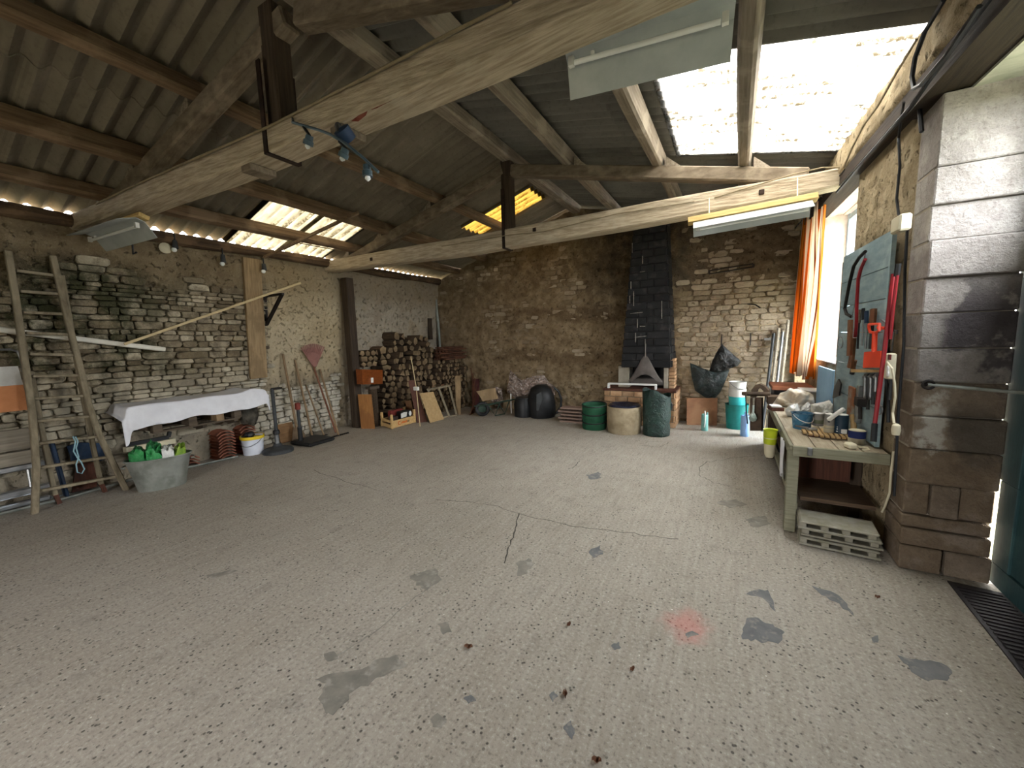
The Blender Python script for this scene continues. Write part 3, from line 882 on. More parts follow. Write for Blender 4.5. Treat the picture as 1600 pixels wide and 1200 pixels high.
# purlins
M_purlL = mk('brown_purlin', '#7d6750', '#5c4a38', 2, WOODY, rough=.85, bump=.4, bd=.008, spot='#8f7a62', rnd=.1)
M_purlR = mk('grey_purlin', '#8f8474', '#6e6354', 2, WOODY, rough=.85, bump=.4, bd=.008, spot='#a59a88', rnd=.1)
def purlin(x, w_, h_, mat, label, y0=-2.7, y1=7.7, left=True, wob=.015, bev=.02):
    zt = (zl(x) if left else zr(x)) - .040
    ang = (-math.atan(.308) if left else math.atan(.206))
    M_ = roty(ang); rr = random.Random(int(x * 100))
    def prof(k):
        pts = [(-w_ / 2 + bev, 0), (w_ / 2 - bev, 0), (w_ / 2, -bev), (w_ / 2, -h_ + bev), (w_ / 2 - bev, -h_), (-w_ / 2 + bev, -h_), (-w_ / 2, -h_ + bev), (-w_ / 2, -bev)]
        return pts
    b = MB(); vs = []; n = 18; ph = rr.uniform(0, 6)
    for i in range(n + 1):
        y = lerp(y0, y1, i / n); dx = wob * math.sin(y * .9 + ph); g = 1 + .06 * math.sin(y * 1.7 + ph)
        for (px, pz) in prof(i):
            q = M_ @ Vector((px * g, 0, pz * g)); vs.append(Vector((x + dx + q.x, y, zt + q.z)))
    fs = []
    for i in range(n):
        for k in range(8): fs.append((i * 8 + k, (i + 1) * 8 + k, (i + 1) * 8 + (k + 1) % 8, i * 8 + (k + 1) % 8))
    fs += [tuple(range(8)), tuple(n * 8 + k for k in range(7, -1, -1))]
    b.add(vs, fs)
    return tag(b.build('purlin', mat, smooth=True), label, 'beam', 'roof purlins')
purlin(-3.93, .115, .15, M_purlL, 'rough brown purlin nearest the ridge on the left roof slope')
purlin(-4.90, .125, .16, M_purlL, 'rough brown purlin midway up the left roof slope')
purlin(-5.63, .11, .14, M_purlL, 'lowest purlin of the left slope, crossing the pale roof light', )
purlin(-1.88, .12, .17, M_purlR, 'grey purlin nearest the ridge on the right roof slope', left=False)
purlin(-.80, .12, .18, M_purlR, 'grey purlin along the upper edge of the bright roof light', left=False)
purlin(.07, .11, .17, M_purlR, 'grey purlin running across the middle of the bright roof light', left=False)
b = MB().box((-2.73, 2.5, 4.035), (.17, 10.4, .15), bev=.02); tag(b.build('ridge_beam', M_purlR, smooth=True), 'ridge beam along the top of the roof', 'beam')
b = MB(); b.tube([(XL + .06, y, 2.957 + .012 * math.sin(y * 1.9)) for y in np.linspace(-2.7, 7.6, 24)], [.07 + .01 * math.sin(k * 1.7) for k in range(24)], 8)
M_plate = mk('bark_plate', '#5d4a37', '#3c2f24', 2, WOODY, rough=.9, bump=.5, spot='#7d654c')
tag(b.build('wall_plate', M_plate, smooth=True), 'rounded timber plate along the top of the left wall', 'beam')

# trusses
M_beam1 = mk('pale_adzed_oak', '#bcae98', '#978974', 2.2, WOODX, lo=.38, hi=.62, rough=.85, bump=.9, bd=.02, spot='#b8ad9a', spot_scale=2)
M_raf = mk('grey_rafter_oak', '#7e7160', '#5f5445', 2, (3, 20, 8), rough=.85, bump=.4, bd=.008, spot='#978a77')
M_post = mk('dark_king_post', '#4a3d31', '#31281f', 2, WOODZ, rough=.85, bump=.4, bd=.008)
M_iron = mk('rusty_iron', '#3a2a22', '#241b17', 14, rough=.7, metal=.4, bump=.2)
def tie_beam(parent, y0, bot, top, thick, mat):
    """bot/top: image points of the lower and upper edge of the side that faces the viewer"""
    B = [TR(x, y, y0) for x, y in bot]; T = [TR(x, y, y0) for x, y in top]
    def at(L, x):
        L = sorted(L, key=lambda p: p.x)
        if x <= L[0].x: a, c = L[0], L[1]
        elif x >= L[-1].x: a, c = L[-2], L[-1]
        else:
            for a, c in zip(L, L[1:]):
                if a.x <= x <= c.x: break
        return lerp(a.z, c.z, (x - a.x) / (c.x - a.x))
    xs = np.linspace(XL - .12, 1.16, 30); vs = []; bv = .018
    for x in xs:
        zb, zt = at(B, x), at(T, x); y = y0 + TK * (x - XL); wv = .008 * math.sin(x * 3.1)
        for (dy, z) in ((bv, zb), (thick - bv, zb), (thick, zb + bv), (thick, zt - bv), (thick - bv, zt), (bv, zt), (0, zt - bv), (0, zb + bv)):
            vs.append(Vector((x, y + dy + wv, z)))
    fs = []; n = len(xs)
    for i in range(n - 1):
        for k in range(8): fs.append((i * 8 + k, i * 8 + (k + 1) % 8, (i + 1) * 8 + (k + 1) % 8, (i + 1) * 8 + k))
    fs += [tuple(range(7, -1, -1)), tuple((n - 1) * 8 + k for k in range(8))]
    o = MB().add(vs, fs).build('tie_beam', mat, parent, smooth=True)
    return (lambda x: at(B, x)), (lambda x: at(T, x))
def truss(y0, bot, top, thick, label, mat, kpw, kx_=-2.76):
    tr_ = thing('roof_truss', label, 'roof truss', (-2.73, y0, 2.9), 'king post roof trusses')
    zb, zt = tie_beam(tr_, y0, bot, top, thick, mat)
    yc = lambda x: y0 + TK * (x - XL) + thick / 2
    kx = kx_
    # principal rafters, tops just under the purlins
    def zunder(x): return (zl(x) if x < -2.73 else zr(x)) - .024 - (.165 if x < -2.73 else .185)
    for (xa, xb) in ((-5.95, -2.8), (.62, -2.7)):
        h_ = .15
        pa = Vector((xa, yc(xa), zunder(xa) - h_ / 2)); pb = Vector((xb, yc(xb), zunder(xb) - h_ / 2))
        MB().beam(pa, pb, .13, h_, bev=.015).build('rafter', M_raf, tr_)
    # king post
    z0 = zt(kx) - .02
    MB().beam((kx, yc(kx), z0), (kx, yc(kx), 4.0), kpw, kpw * .9, up=(0, 1, 0), bev=.012).build('king_post', M_post, tr_)
    # iron strap round post and beam
    st = MB(); fy = y0 + TK * (kx - XL) - .006; by = fy + thick + .012; zl_ = zb(kx) - .006
    st.box((kx - kpw * .2, fy, (zl_ + 3.6) / 2), (.045, .01, 3.6 - zl_)); st.box((kx - kpw * .2, by, (zl_ + 3.6) / 2), (.045, .01, 3.6 - zl_)); st.box((kx - kpw * .2, (fy + by) / 2, zl_), (.045, by - fy + .01, .01))
    st.build('iron_strap', M_iron, tr_)
    for x in (-3.93, -4.9, -5.63, -1.88, -.80, .07):
        s_ = -1 if x < -2.73 else 1
        zz = zunder(x); x1 = x + s_ * .07; x2 = x + s_ * .24
        if zunder(x2) < zt(x2) - .02: x2 = x + s_ * .2
        MB().prism([(x1, yc(x1) - .06, zunder(x1) - .01), (x2, yc(x2) - .06, zunder(x2) - .01), (x1, yc(x1) - .06, zunder(x1) + .10)], (0, .12, 0)).build('cleat', M_purlR, tr_)
    return tr_, zb, zt, yc
T1, T1b, T1t, T1y = truss(1.549, [(201, 324), (312, 282), (416, 239), (820, 60)], [(192, 296), (300, 248), (420, 196), (563, 123), (701, 51), (800, 2)], .24, 'near roof truss whose heavy pale tie beam crosses the top of the picture', M_beam1, .155, -2.97)
T2, T2b, T2t, T2y = truss(4.589, [(505, 425), (720, 398), (1000, 352), (1200, 314), (1274, 298)], [(505, 408), (800, 356), (1000, 318), (1330, 258)], .2, 'far roof truss spanning from the dark post to the orange curtain', M_beam1, .15)
# wooden packers under the near tie beam, left
for (px, py, l_) in ((405, 268, .13), (545, 215, .12)):
    p = TR(px, py, 1.549 + .12); x = p.x
    MB().box((x, T1y(x), T1b(x) - .025), (l_, .2, .05), bev=.006).build('packer', M_raf, T1)
# red paint smear on the underside of the near beam, bolt plates on the far one
M_redp = mk('old_red_paint', '#6e2c20', '#8a5040', 16, rough=.8)
for (pts) in ([(549, 191), (560, 184), (574, 178), (572, 184), (560, 192)], [(578, 175), (596, 166), (606, 161), (604, 168), (588, 175)]):
    P = [G(x, y, T1b(-2.3) - .004) for x, y in pts]
    MB().prism([Vector((p.x, min(max(p.y, T1y(p.x) - .10), T1y(p.x) + .10), T1b(p.x) - .003)) for p in P], (0, 0, .002)).build('paint_smear', M_redp, T1)
for (px, py) in ((835, 359), (580, 405), (1190, 300)):
    MB().box(TR(px, py, 4.589), (.05, .02, .05), bev=.004).build('bolt_plate', M_iron, T2)
# post below the far truss, and plank on the wall
M_planky = mk('sawn_plank', '#9b8463', '#7f6a4d', 2, WOODZ, rough=.8, bump=.3, spot='#6f5b41')
pf = LW(556, 669); b = MB().box((XL + .13, 4.93, 1.37), (.16, .16, 2.74), bev=.012)
tag(b.build('timber_post', M_post), 'dark square post standing under the far truss beside the firewood', 'post')
a = LW(380, 402, .02); c = LW(411, 590, .02)
yp = (LW(393, 590).y + LW(411, 590).y) / 2
b = MB().beam((XW(c.z) + .035, yp, c.z), (XW(a.z) + .035, yp, a.z), .25, .05, (1, 0, 0), .005)
tag(b.build('wall_plank', M_planky), 'wide sawn plank fixed upright on the rubble wall', 'plank')

# ================================================================== THINGS ALONG THE LEFT WALL
M_oldwood = mk('weathered_ladder_wood', '#867b66', '#645b49', 3, (8, 8, 2), rough=.85, bump=.3, spot='#958a74')
M_redwood = mk('red_brown_wood', '#5a3527', '#42271d', 3, WOODZ, rough=.7, bump=.2)
M_greyplank = mk('grey_plank', '#8a8274', '#6c6558', 2, WOODY, rough=.85, bump=.3)
M_alu = mk('bright_aluminium', '#c9ccd0', '#a9adb2', 8, (2, 1, 12), rough=.28, metal=.9, bump=.05)
M_galv = mk('galvanised_zinc', '#9b9e98', '#82867f', 7, rough=.5, metal=.55, bump=.12, spot='#6f736c', spot_amt=.6, spot_scale=5)
M_white = mk('white_plastic', '#dcdcd8', '#cbcbc6', 6, rough=.45, bump=.03)
M_black = mk('black_plastic', '#222325', '#18191a', 10, rough=.45, bump=.05)
M_dkgrey = mk('dark_grey_resin', '#3b3d3f', '#2e3031', 12, rough=.6, bump=.1)
M_steel = mk('dull_steel', '#8b8d8e', '#6d6f70', 10, rough=.4, metal=.8, bump=.05)
M_blackiron = mk('black_iron', '#1f1c1a', '#2a2420', 12, rough=.6, metal=.4, bump=.1)
M_yellow = mk('yellow_plastic', '#e3c62e', '#cfb226', 5, rough=.45, bump=.02)
M_handle = mk('ash_handle', '#8c7457', '#6f5a42', 4, (6, 6, 1.5), rough=.7, bump=.15)

XL = -6.41   # face of the left wall at the height of the things along it
# step ladder
LN = Vector((1, 0, .085)); LP = Vector((-5.97, 0, 0))
def LD(x, y, off=0.0): return on_plane(x, y, LN, LP + LN * off)
lad = thing('wooden_ladder', 'tall weathered wooden ladder with splayed feet leaning on the left wall', 'ladder', (-6.0, 1.2, 0))
def path(pts, fn): return [fn(*p) for p in pts]
def bars(b, P, w_, h_, upv=(1, 0, 0)):
    for a, c in zip(P, P[1:]): b.beam(a, c + (c - a).normalized() * .01, w_, h_, upv, .006)
    return b
LS = path([(12, 392), (24, 465), (35, 540), (50, 640), (57, 730), (54, 800)], LD); LS[-1].z = 0.0
RS = path([(82, 400), (108, 510), (124, 570), (138, 630), (155, 680), (197, 766)], LD); RS[-1].z = 0.0
bars(MB(), LS, .05, .055).build('stile', M_oldwood, lad); bars(MB(), RS, .05, .055).build('stile', M_oldwood, lad)
for (a, c) in (((25, 423), (88, 431)), ((31, 455), (97, 460)), ((35, 488), (105, 491)), ((40, 520), (113, 523)), ((45, 553), (120, 555)), ((50, 588), (128, 586)), ((53, 623), (134, 618)), ((57, 658), (143, 650)), ((59, 693), (152, 682)), ((60, 731), (168, 714)), ((57, 768), (183, 744))):
    MB().beam(LD(*a, -.02), LD(*c, -.02), .05, .028, bev=.005).build('rung', M_oldwood, lad)
def L2D(x, y): return on_plane(x, y, (1, 0, .03), (-6.10, 0, 0))
for pts in ([(96, 440), (100, 480), (60, 620)][:0] or [(48, 580), (62, 655), (74, 715), (86, 772)], [(96, 430), (114, 530), (130, 620), (146, 700), (158, 755)]):
    P = path(pts, L2D)
    bl_ = bars(MB(), P, .04, .05).build('back_leg', M_oldwood, lad)
    MB().beam(P[-1], Vector((P[-1].x, P[-1].y + .02, 0.002)), .035, .04, (1, 0, 0)).build('foot', M_redwood, bl_)

# folded lounger with white and orange canvas
M_orange = mk('faded_orange_canvas', '#c98a5e', '#b4764d', 4, rough=.9, bump=.2)
M_canvas = mk('white_canvas', '#c9c8c3', '#b2b1ab', 6, rough=.9, bump=.2)
lo = thing('folded_lounger', 'folded sun lounger with white and orange canvas leaning behind the ladder', 'lounger', (-6.05, .3, .55))
LX = .12
p1, p2, p3, p4 = LW(0, 572, LX), LW(28, 572, LX), LW(36, 601, LX), LW(45, 640, LX)
y0 = -.55
MB().prism([(p2.x, y0, p2.z), p2, p3, (p3.x, y0, p3.z)], (-.03, 0, 0)).build('canvas', M_canvas, lo)
MB().prism([(p3.x + .004, y0, p3.z), p3 + Vector((.004, 0, 0)), p4 + Vector((.004, 0, 0)), (p4.x + .004, y0, p4.z)], (-.036, 0, 0)).build('canvas_band', M_orange, lo)
MB().tube([(p1.x, y0, LW(0, 546, LX).z), LW(16, 546, LX), LW(27, 549, LX), LW(33, 562, LX), LW(41, 610, LX), LW(48, 650, LX), LW(50, 668, LX)], .011, 8).build('tube_frame', M_steel, lo)
# grey boards and aluminium ladder stacked on edge beneath
def along(name, label, cat, z0, z1, yend, xo, th, mat, y0=-.7):
    return tag(MB().box((XL + xo + th / 2, (y0 + yend) / 2, (z0 + z1) / 2), (th, yend - y0, z1 - z0), bev=.006).build(name, mat), label, cat)
za = LW(40, 668, .22).z
along('plank', 'grey plank on edge directly under the orange canvas', 'plank', za - .22, za - .01, LW(46, 665, .2).y, .16, .04, M_greyplank)
along('plank', 'lower grey plank on edge above the shiny ladder', 'plank', max(za - .43, LW(60, 728, .26).z + .045), za - .23, LW(48, 695, .2).y, .19, .05, M_greyplank)
al = thing('aluminium_ladder', 'shiny aluminium ladder lying on its side along the left wall', 'ladder', (XL + .3, .2, 0))
zA = LW(60, 728, .26).z; zB_ = LW(60, 766, .26).z
yE = LW(76, 730, .26).y
MB().box((XL + .13, (yE - .9) / 2, zA), (.07, yE + .9, .06), bev=.01).build('stile', M_alu, al)
MB().box((XL + .14, (yE - .9) / 2 + .02, zB_), (.07, yE + .9, .075), bev=.012).build('stile', M_alu, al)
MB().box((XL + .12, (yE - .9) / 2, .05), (.07, yE + .9, .05), bev=.012).build('stile', M_alu, al)
for k in range(6):
    y = yE - .12 - k * .27
    MB().tube([(XL + .14, y, zB_), (XL + .13, y, zA)], .014, 8).build('rung', M_alu, al)
    MB().tube([(XL + .12, y, .05), (XL + .14, y, zB_)], .012, 8).build('rung', M_alu, al)
# blue tool case, folded blue tarp, red-brown panel behind the ladder
M_blue = mk('navy_tarp', '#1f3550', '#162538', 6, rough=.6, bump=.3)
p = LW(88, 735, .10)
b = MB().beam(LW(80, 690, .10), Vector((XL + .16, LW(100, 780, .1).y, .02)), .03, .10, (1, 0, 0), .008)
tag(b.build('blue_board', M_blue), 'narrow navy blue board leaning behind the ladder feet', 'board')
b = MB().grid(lambda u, v: Vector((XL + .06 + .05 * math.sin(u * 9 + v * 3) * .5 + .06 * v, lerp(LW(108, 712, .1).y, LW(168, 705, .1).y, u), lerp(LW(130, 694, .1).z, LW(130, 722, .1).z, v) + .02 * math.sin(u * 6))), 14, 5, (-.02, 0, 0))
tag(b.build('blue_tarp', M_blue, smooth=True), 'folded navy blue tarp tucked behind the ladder', 'tarp')
b = MB().prism([Vector((XL + .08, LW(106, 770).y, .032)), Vector((XL + .08, LW(146, 770).y, .032)), LW(152, 722, .06), LW(118, 722, .06)], (.025, 0, 0))
tag(b.build('wood_sheet', M_redwood), 'red-brown wooden panel leaning behind the ladder', 'panel')
# pale blue cord looped over a rung
M_cord = mk('pale_blue_cord', '#8fb0ba', '#7798a3', 9, rough=.8, bump=.1)
c0 = LD(118, 684, .05)
pts = [LD(*q, .05) for q in ((114, 682), (118, 690), (115, 705), (121, 715), (127, 722), (132, 733), (128, 740), (121, 738), (119, 726), (123, 714), (119, 700), (122, 690), (118, 682))]
tag(MB().tube(pts, .006, 6).build('cord', M_cord, smooth=True), 'pale blue cord looped over a ladder rung', 'cord')
# conduit along the floor
b = MB(); b.tube([G(0, 803, .016), G(105, 778, .016), G(210, 748, .016), G(300, 729, .016), G(372, 713, .016)], .014, 6)
tag(b.build('conduit_pipe', M_galv, smooth=True), 'thin pale pipe lying along the foot of the left wall', 'pipe')
b = MB(); b.tube([G(60, 783, .013), G(110, 771, .013), G(205, 741, .013)], .011, 6)
tag(b.build('conduit_pipe', M_galv, smooth=True), 'shorter pale pipe behind the ladder feet', 'pipe')
# white gutter length and lath on the wall
M_pvc = mk('white_gutter', '#d8d4c6', '#c2beb0', 5, rough=.5, bump=.05)
b = MB().beam(LW(-60, 508, .07), LW(258, 546, .07), .06, .055, bev=.01)
tag(b.build('gutter_length', M_pvc), 'long white plastic gutter hung level across the mossy wall', 'gutter')
M_lath = mk('pale_lath', '#c7b48c', '#b29f79', 3, (6, 1.5, 6), rough=.75, bump=.1)
b = MB().beam(LW(194, 538, .16), LW(470, 442, .40), .02, .03, bev=.003)
tag(b.build('lath', M_lath), 'thin pale lath slanting up across the stone wall', 'lath')

# zinc tub with green bags
tz = .36
e0, e1 = G(193, 722, tz), G(299, 705, tz)
tc = (e0 + e1) / 2; ta = math.atan2(e1.y - e0.y, e1.x - e0.x); th_ = (e1 - e0).length / 2
tub = thing('zinc_tub', 'oval galvanised zinc tub filled with green plastic bags', 'tub', (tc.x, tc.y, 0))
prof = [(.72, .0), (.74, .02), (.79, .10), (.8, .115), (.83, .16), (.97, .34), (1.0, tz), (.985, tz + .008), (.96, tz), (.94, .33), (.8, .16), (.70, .03), (0.0, .03)]
MB().lathe([(r * th_, z) for r, z in prof], (tc.x, tc.y, 0), 40, 1, .62, rot=rotz(ta)).build('tub_body', M_galv, tub, smooth=True)
MB().tube([Vector((tc.x, tc.y, tz)) + rotz(ta) @ Vector((th_ * math.cos(a), th_ * .62 * math.sin(a), 0)) for a in np.linspace(0, 2 * math.pi, 36, endpoint=False)], .01, 6, closed=True).build('rim', M_galv, tub, smooth=True)
for s in (-1, 1):
    MB().tube([Vector((tc.x, tc.y, 0)) + rotz(ta) @ Vector((s * (th_ * .97 + .03 * math.sin(a)), .07 * math.cos(a), .30)) for a in np.linspace(0, math.pi, 7)], .008, 6).build('handle', M_galv, tub, smooth=True)
def bag_mat(name, a, c, rough=.35):
    t = NT(name); p = t.obj()
    n = t.noise(p, 14, 5, .6, 1.5); f = t.noise(p, 9, 3, .5)
    col = t.ramp(f, [(.4, lin(a)), (.6, lin(c))])
    return t.done(t.pbr(col, rough, 0, .5, t.bump(n, .9, .03)))
M_gbag = bag_mat('green_plastic_bag', '#2a8a48', '#12602f'); M_lbag = bag_mat('lime_plastic_bag', '#8fae3c', '#5f8a2f'); M_wbag = bag_mat('white_plastic_bag', '#d6d6d2', '#bcbcb8'); M_clear = bag_mat('pale_crinkled_plastic', '#b9c4bd', '#93a59a')
# each bag is pressed against its neighbours and the tub wall, heaped above the rim
for (u0, u1, top, m_, lab, sd) in ((-.83, -.335, .13, M_gbag, 'crumpled bright green bag at the near end of the zinc tub', 1), (-.33, .115, .16, M_gbag, 'crumpled green bag in the middle of the zinc tub', 2), (.12, .47, .11, M_wbag, 'white and grey crumpled bag in the zinc tub', 3), (.475, .83, .12, M_lbag, 'lime green crumpled bag at the far end of the zinc tub', 4)):
    b = MB().blob((0, 0, 0), ((u1 - u0) * .68 * th_, .30, top + .02), 34, 22, .45, sd)
    for q in b.v:
        q.x = min(max(q.x + (u0 + u1) / 2 * th_, u0 * th_), u1 * th_); q.z = max(q.z + .33, .27)
        lim = lerp(.80, .94, min(1, (q.z - .16) / .17)) - .04; ym = .62 * th_ * math.sqrt(max(.0004, lim * lim - (q.x / th_) ** 2))
        q.y = min(max(q.y, -ym), ym)
    b.v = [Vector((tc.x, tc.y, 0)) + rotz(ta) @ q for q in b.v]
    tag(b.build('plastic_bag', m_), lab, 'bag', 'bags in the zinc tub')

# pallet shelf on brackets, white cloth over it
sy0, sy1 = LW(180, 655, .25).y, LW(400, 640, .25).y
sz = .93
M_pallet = mk('pallet_wood', '#5f5345', '#453b30', 3, WOODY, rough=.85, bump=.3)
pal = thing('pallet_shelf', 'dark wooden pallet used as a shelf under the white cloth', 'pallet', (XL + .28, (sy0 + sy1) / 2, .6))
for k in range(4): MB().box((XL + .09 + k * .12, (sy0 + sy1) / 2 + .05, sz - .015), (.1, sy1 - sy0 - .1, .025), bev=.003).build('top_board', M_pallet, pal)
for k in range(2): MB().box((XL + .10 + k * .34, lerp(sy0, sy1, .47), sz - .335), (.09, (sy1 - sy0) * .62, .022), bev=.003).build('bottom_board', M_pallet, pal)
for k, fy in enumerate((.19, .42, .62, .76)):
    MB().box((XL + .27, lerp(sy0, sy1, fy), sz - .20), (.45, .09, .25), bev=.003).build('block', M_pallet if k != 2 else M_handle, pal)
for fy in (.80, .55):
    y = lerp(sy0, sy1, fy)
    MB().beam((XL + .06, y, .5), (XL + .06, y, sz - .35), .06, .06, (0, 1, 0)).build('bracket_upright', M_pallet, pal)
    MB().beam((XL + .10, y, .5), (XL + .30, y + .0, sz - .38), .05, .05).build('brace', M_pallet, pal)
def cloth_mat():
    t = NT('white_cotton_sheet'); p = t.obj(); n = t.noise(p, 5, 5, .6); f = t.noise(p, 60, 2)
    return t.done(t.pbr(t.ramp(n, [(.3, lin('#dcdde2')), (.7, lin('#c9c9cf'))]), .9, 0, .2, t.bump(t.m('ADD', n, t.m('MULTIPLY', f, .1)), .4, .02)))
M_cloth = cloth_mat()
L_top = .50
def fcl(u, v):
    y = lerp(sy0 - .1, sy1 + .06, u)
    e = min(u, 1 - u)
    s = v * (.48 + .26)
    hump = .035 * math.exp(-((u - .86) / .07) ** 2)
    drop = lerp(.25, .21, u) + .012 * math.sin(u * 11) + .008 * math.sin(u * 25)
    end = smooth(.09, 0, u); end2 = smooth(.955, 1, u)
    if s < .48: x = XL + .07 + s; z = sz + .012 + hump + .006 * math.sin(u * 18 + s * 9)
    else:
        k = (s - .48) / .26; x = XL + .55 + .02 * math.sin(u * 23) * k + .02 * k; z = sz + .012 + hump * (1 - k) - k * drop
    z -= end * (.08 + .10 * v) + end2 * (.05 + .07 * v * v)
    y += end * .07 - end2 * .02
    return (x, y, z)
tag(MB().grid(fcl, 80, 26, (0, 0, .004)).build('white_sheet', M_cloth, smooth='all'), 'white cotton sheet draped over the pallet shelf', 'cloth')
# rails and boards lying on pegs behind the tub
M_cream = mk('cream_board', '#d3cbb0', '#bfb79c', 4, rough=.7, bump=.1)
pegs = thing('wall_pegs', 'two wooden pegs in the wall carrying boards behind the tub', 'pegs', (XL, 2.0, .35))
zq = LW(235, 692, .14).z
for yy in (LW(212, 690, .1).y, LW(262, 690, .1).y): MB().beam((XL - .02, yy, zq - .075), (XL + .22, yy, zq - .075), .035, .035).build('peg', M_pallet, pegs)
b = MB().beam((XL + .13, LW(192, 692, .13).y, zq - .025), (XL + .13, LW(271, 687, .13).y, zq - .025), .1, .065, bev=.004)
tag(b.build('cream_board', M_cream), 'cream painted board on pegs behind the zinc tub', 'board')
b = MB().beam((XL + .12, LW(196, 688, .12).y, zq + .03), (XL + .12, LW(262, 680, .12).y, zq + .03), .045, .042); b.beam((XL + .12, LW(262, 680, .12).y, zq + .03), (XL + .12, LW(264, 670, .12).y, zq + .10), .04, .035)
tag(b.build('black_rail', M_black), 'black metal rail lying on the cream board', 'rail')
b = MB().beam((XL + .2, LW(168, 712, .2).y, LW(180, 712, .2).z), (XL + .2, LW(206, 708, .2).y, LW(180, 712, .2).z), .12, .03)
for k in range(3): b.box((XL + .2, LW(176 + 9 * k, 712, .2).y, LW(180, 712, .2).z - .045), (.1, .05, .06))
tag(b.build('small_crate_lid', M_greyplank), 'slatted grey lid beside the ladder foot', 'lid')

# roof tiles in stacks, each one a tile
M_terra = mk('terracotta', '#98604b', '#7d4d3b', 8, rough=.85, bump=.25, bd=.004, spot='#b87358', rnd=.15)
def tile_mesh():
    b = MB(); prof = [(-.11, 0), (-.105, .012), (-.06, .045), (0, .055), (.06, .045), (.105, .012), (.11, 0), (.098, -.004), (.055, .030), (0, .040), (-.055, .030), (-.098, -.004)]
    return b.prism([Vector((-.2, y, z)) for y, z in prof], (.4, 0, 0))
tile0 = None
def tile(x, y, z, a, lab):
    global tile0
    if tile0 is None: tile0 = tile_mesh().build('roof_tile', M_terra, origin=(0, 0, 0)); o = tile0
    else: o = tile0.copy(); scene.collection.objects.link(o)
    o.location = (x, y, z); o.rotation_euler = (0, 0, a); tag(o, lab, 'roof tile', 'stacked roof tiles')
s1 = G(358, 717); s2 = G(384, 709)
for k in range(9): tile(s1.x - .20 + R.uniform(-.012, .012), s1.y + R.uniform(-.006, .006), .004 + k * .044, R.uniform(-.03, .03), 'terracotta roof tile in the near stack under the white sheet')
for k in range(9): tile(s2.x - .22 + R.uniform(-.012, .012), s2.y + .07 + R.uniform(-.006, .006), .004 + k * .044, R.uniform(-.03, .03), 'terracotta roof tile in the far stack beside the bucket')
s3 = G(300, 731)
for k in range(3): tile(s3.x - .28, s3.y + .02, .004 + k * .044, .02, 'terracotta roof tile in the low pile beside the zinc tub')

def bucket(name, label, P, r0, r1, h, mats, rim=None, band=None, handle=M_steel, cat='bucket', parts=None, group=None, n=28):
    t_ = thing(name, label, cat, P, group); P = Vector(P)
    MB().lathe([(r0, 0), (r1, h), (r1 + .008, h), (r1 + .008, h - .02), (r1 + .002, h - .02), (r1 - .006, h - .006), (r0 - .005, .006), (0, .006)][0:2] + [(r1 + .008, h), (r1 - .006, h), (r0 - .006, .008), (0, .008)], P, n).build('body', mats, t_, smooth=True)
    if rim: MB().lathe([(lerp(r0, r1, .84) + .002, h * .84), (r1 + .010, h * .86), (r1 + .010, h + .004), (r1 - .004, h + .004), (r1 - .004, h * .9)], P, n).build('rim_band', rim, t_, smooth=True)
    if handle:
        pts = [P + Vector((0, 0, h * .9)) + RIGHT.normalized() * (r1 * math.cos(a) * 1.02) + Vector((RIGHT.y, -RIGHT.x, 0)) * (r1 * 1.03 * math.sin(a)) - Vector((0, 0, .75 * r1 * math.sin(a))) for a in np.linspace(0, math.pi, 13)]
        MB().tube(pts, .0035, 5).build('handle', handle, t_)
    return t_
bp = G(399, 709); bp.x -= .04; bp.z = .001
bw = bucket('white_bucket', 'white plastic bucket with a yellow rim beside the roof tiles', bp, .125, .145, .27, mk('bucket_white', '#d4d8e2', '#c2c7d2', 5, rough=.5), rim=M_yellow)
MB().blob(bp + Vector((-.03, -.02, .28)), (.08, .08, .05), 10, 6, .3, 5).build('contents', M_black, bw)

# parasol bases
pb = G(435, 706)
pb.y += .0
t_ = thing('parasol_base', 'round dark grey parasol base with tall pole and crossbar', 'parasol base', pb)
rB = (G(464, 703) - G(410, 706)).length / 2 * .84
MB().lathe([(rB, 0), (rB, .03), (rB * .9, .055), (rB * .4, .085), (.06, .10), (.05, .13), (0, .13)], pb, 32).build('weight', M_dkgrey, t_, smooth=True)
zt_ = AT(430, 607, pb).z; zc = AT(431, 676, pb).z
MB().tube([pb + Vector((0, 0, .10)), pb + Vector((0, 0, zc))], .03, 12).build('lower_tube', M_steel, t_, smooth=True)
MB().lathe([(.03, 0), (.045, .01), (.045, .055), (.034, .07)], pb + Vector((0, 0, zc - .03)), 14).build('collar', M_black, t_, smooth=True)
pole_ = MB().tube([pb + Vector((0, 0, zc)), pb + Vector((0, -.0, zt_))], .024, 12).build('pole', M_dkgrey, t_, smooth=True)
MB().beam(AT(423, 608, pb), AT(441, 606, pb), .04, .03, bev=.004).build('crossbar', M_blackiron, pole_)
pb = G(483, 693); pb.y += .07
t_ = thing('parasol_base', 'square black parasol base with short post and red cap', 'parasol base', pb)
hb = .24
MB().box(pb + Vector((0, 0, .032)), (hb * 2, hb * 2, .06), rotz(.06), .025).build('weight', M_black, t_)
q = AT(470, 688, pb); q.z = 0; z1_, z2_, z3_ = AT(470, 667, pb).z, AT(468, 640, pb).z, AT(467, 629, pb).z
MB().tube([q + Vector((0, 0, .05)), q + Vector((0, 0, z1_))], .035, 12).build('socket', M_black, t_, smooth=True)
MB().tube([q + Vector((0, 0, z1_)), q + Vector((0, 0, z2_))], .023, 12).build('post', M_dkgrey, t_, smooth=True)
MB().box(q + Vector((0, 0, (z2_ + z3_) / 2)), (.065, .065, z3_ - z2_), bev=.01).build('cap', mk('red_cap', '#7c3327', '#632a20', 8, rough=.6), t_)
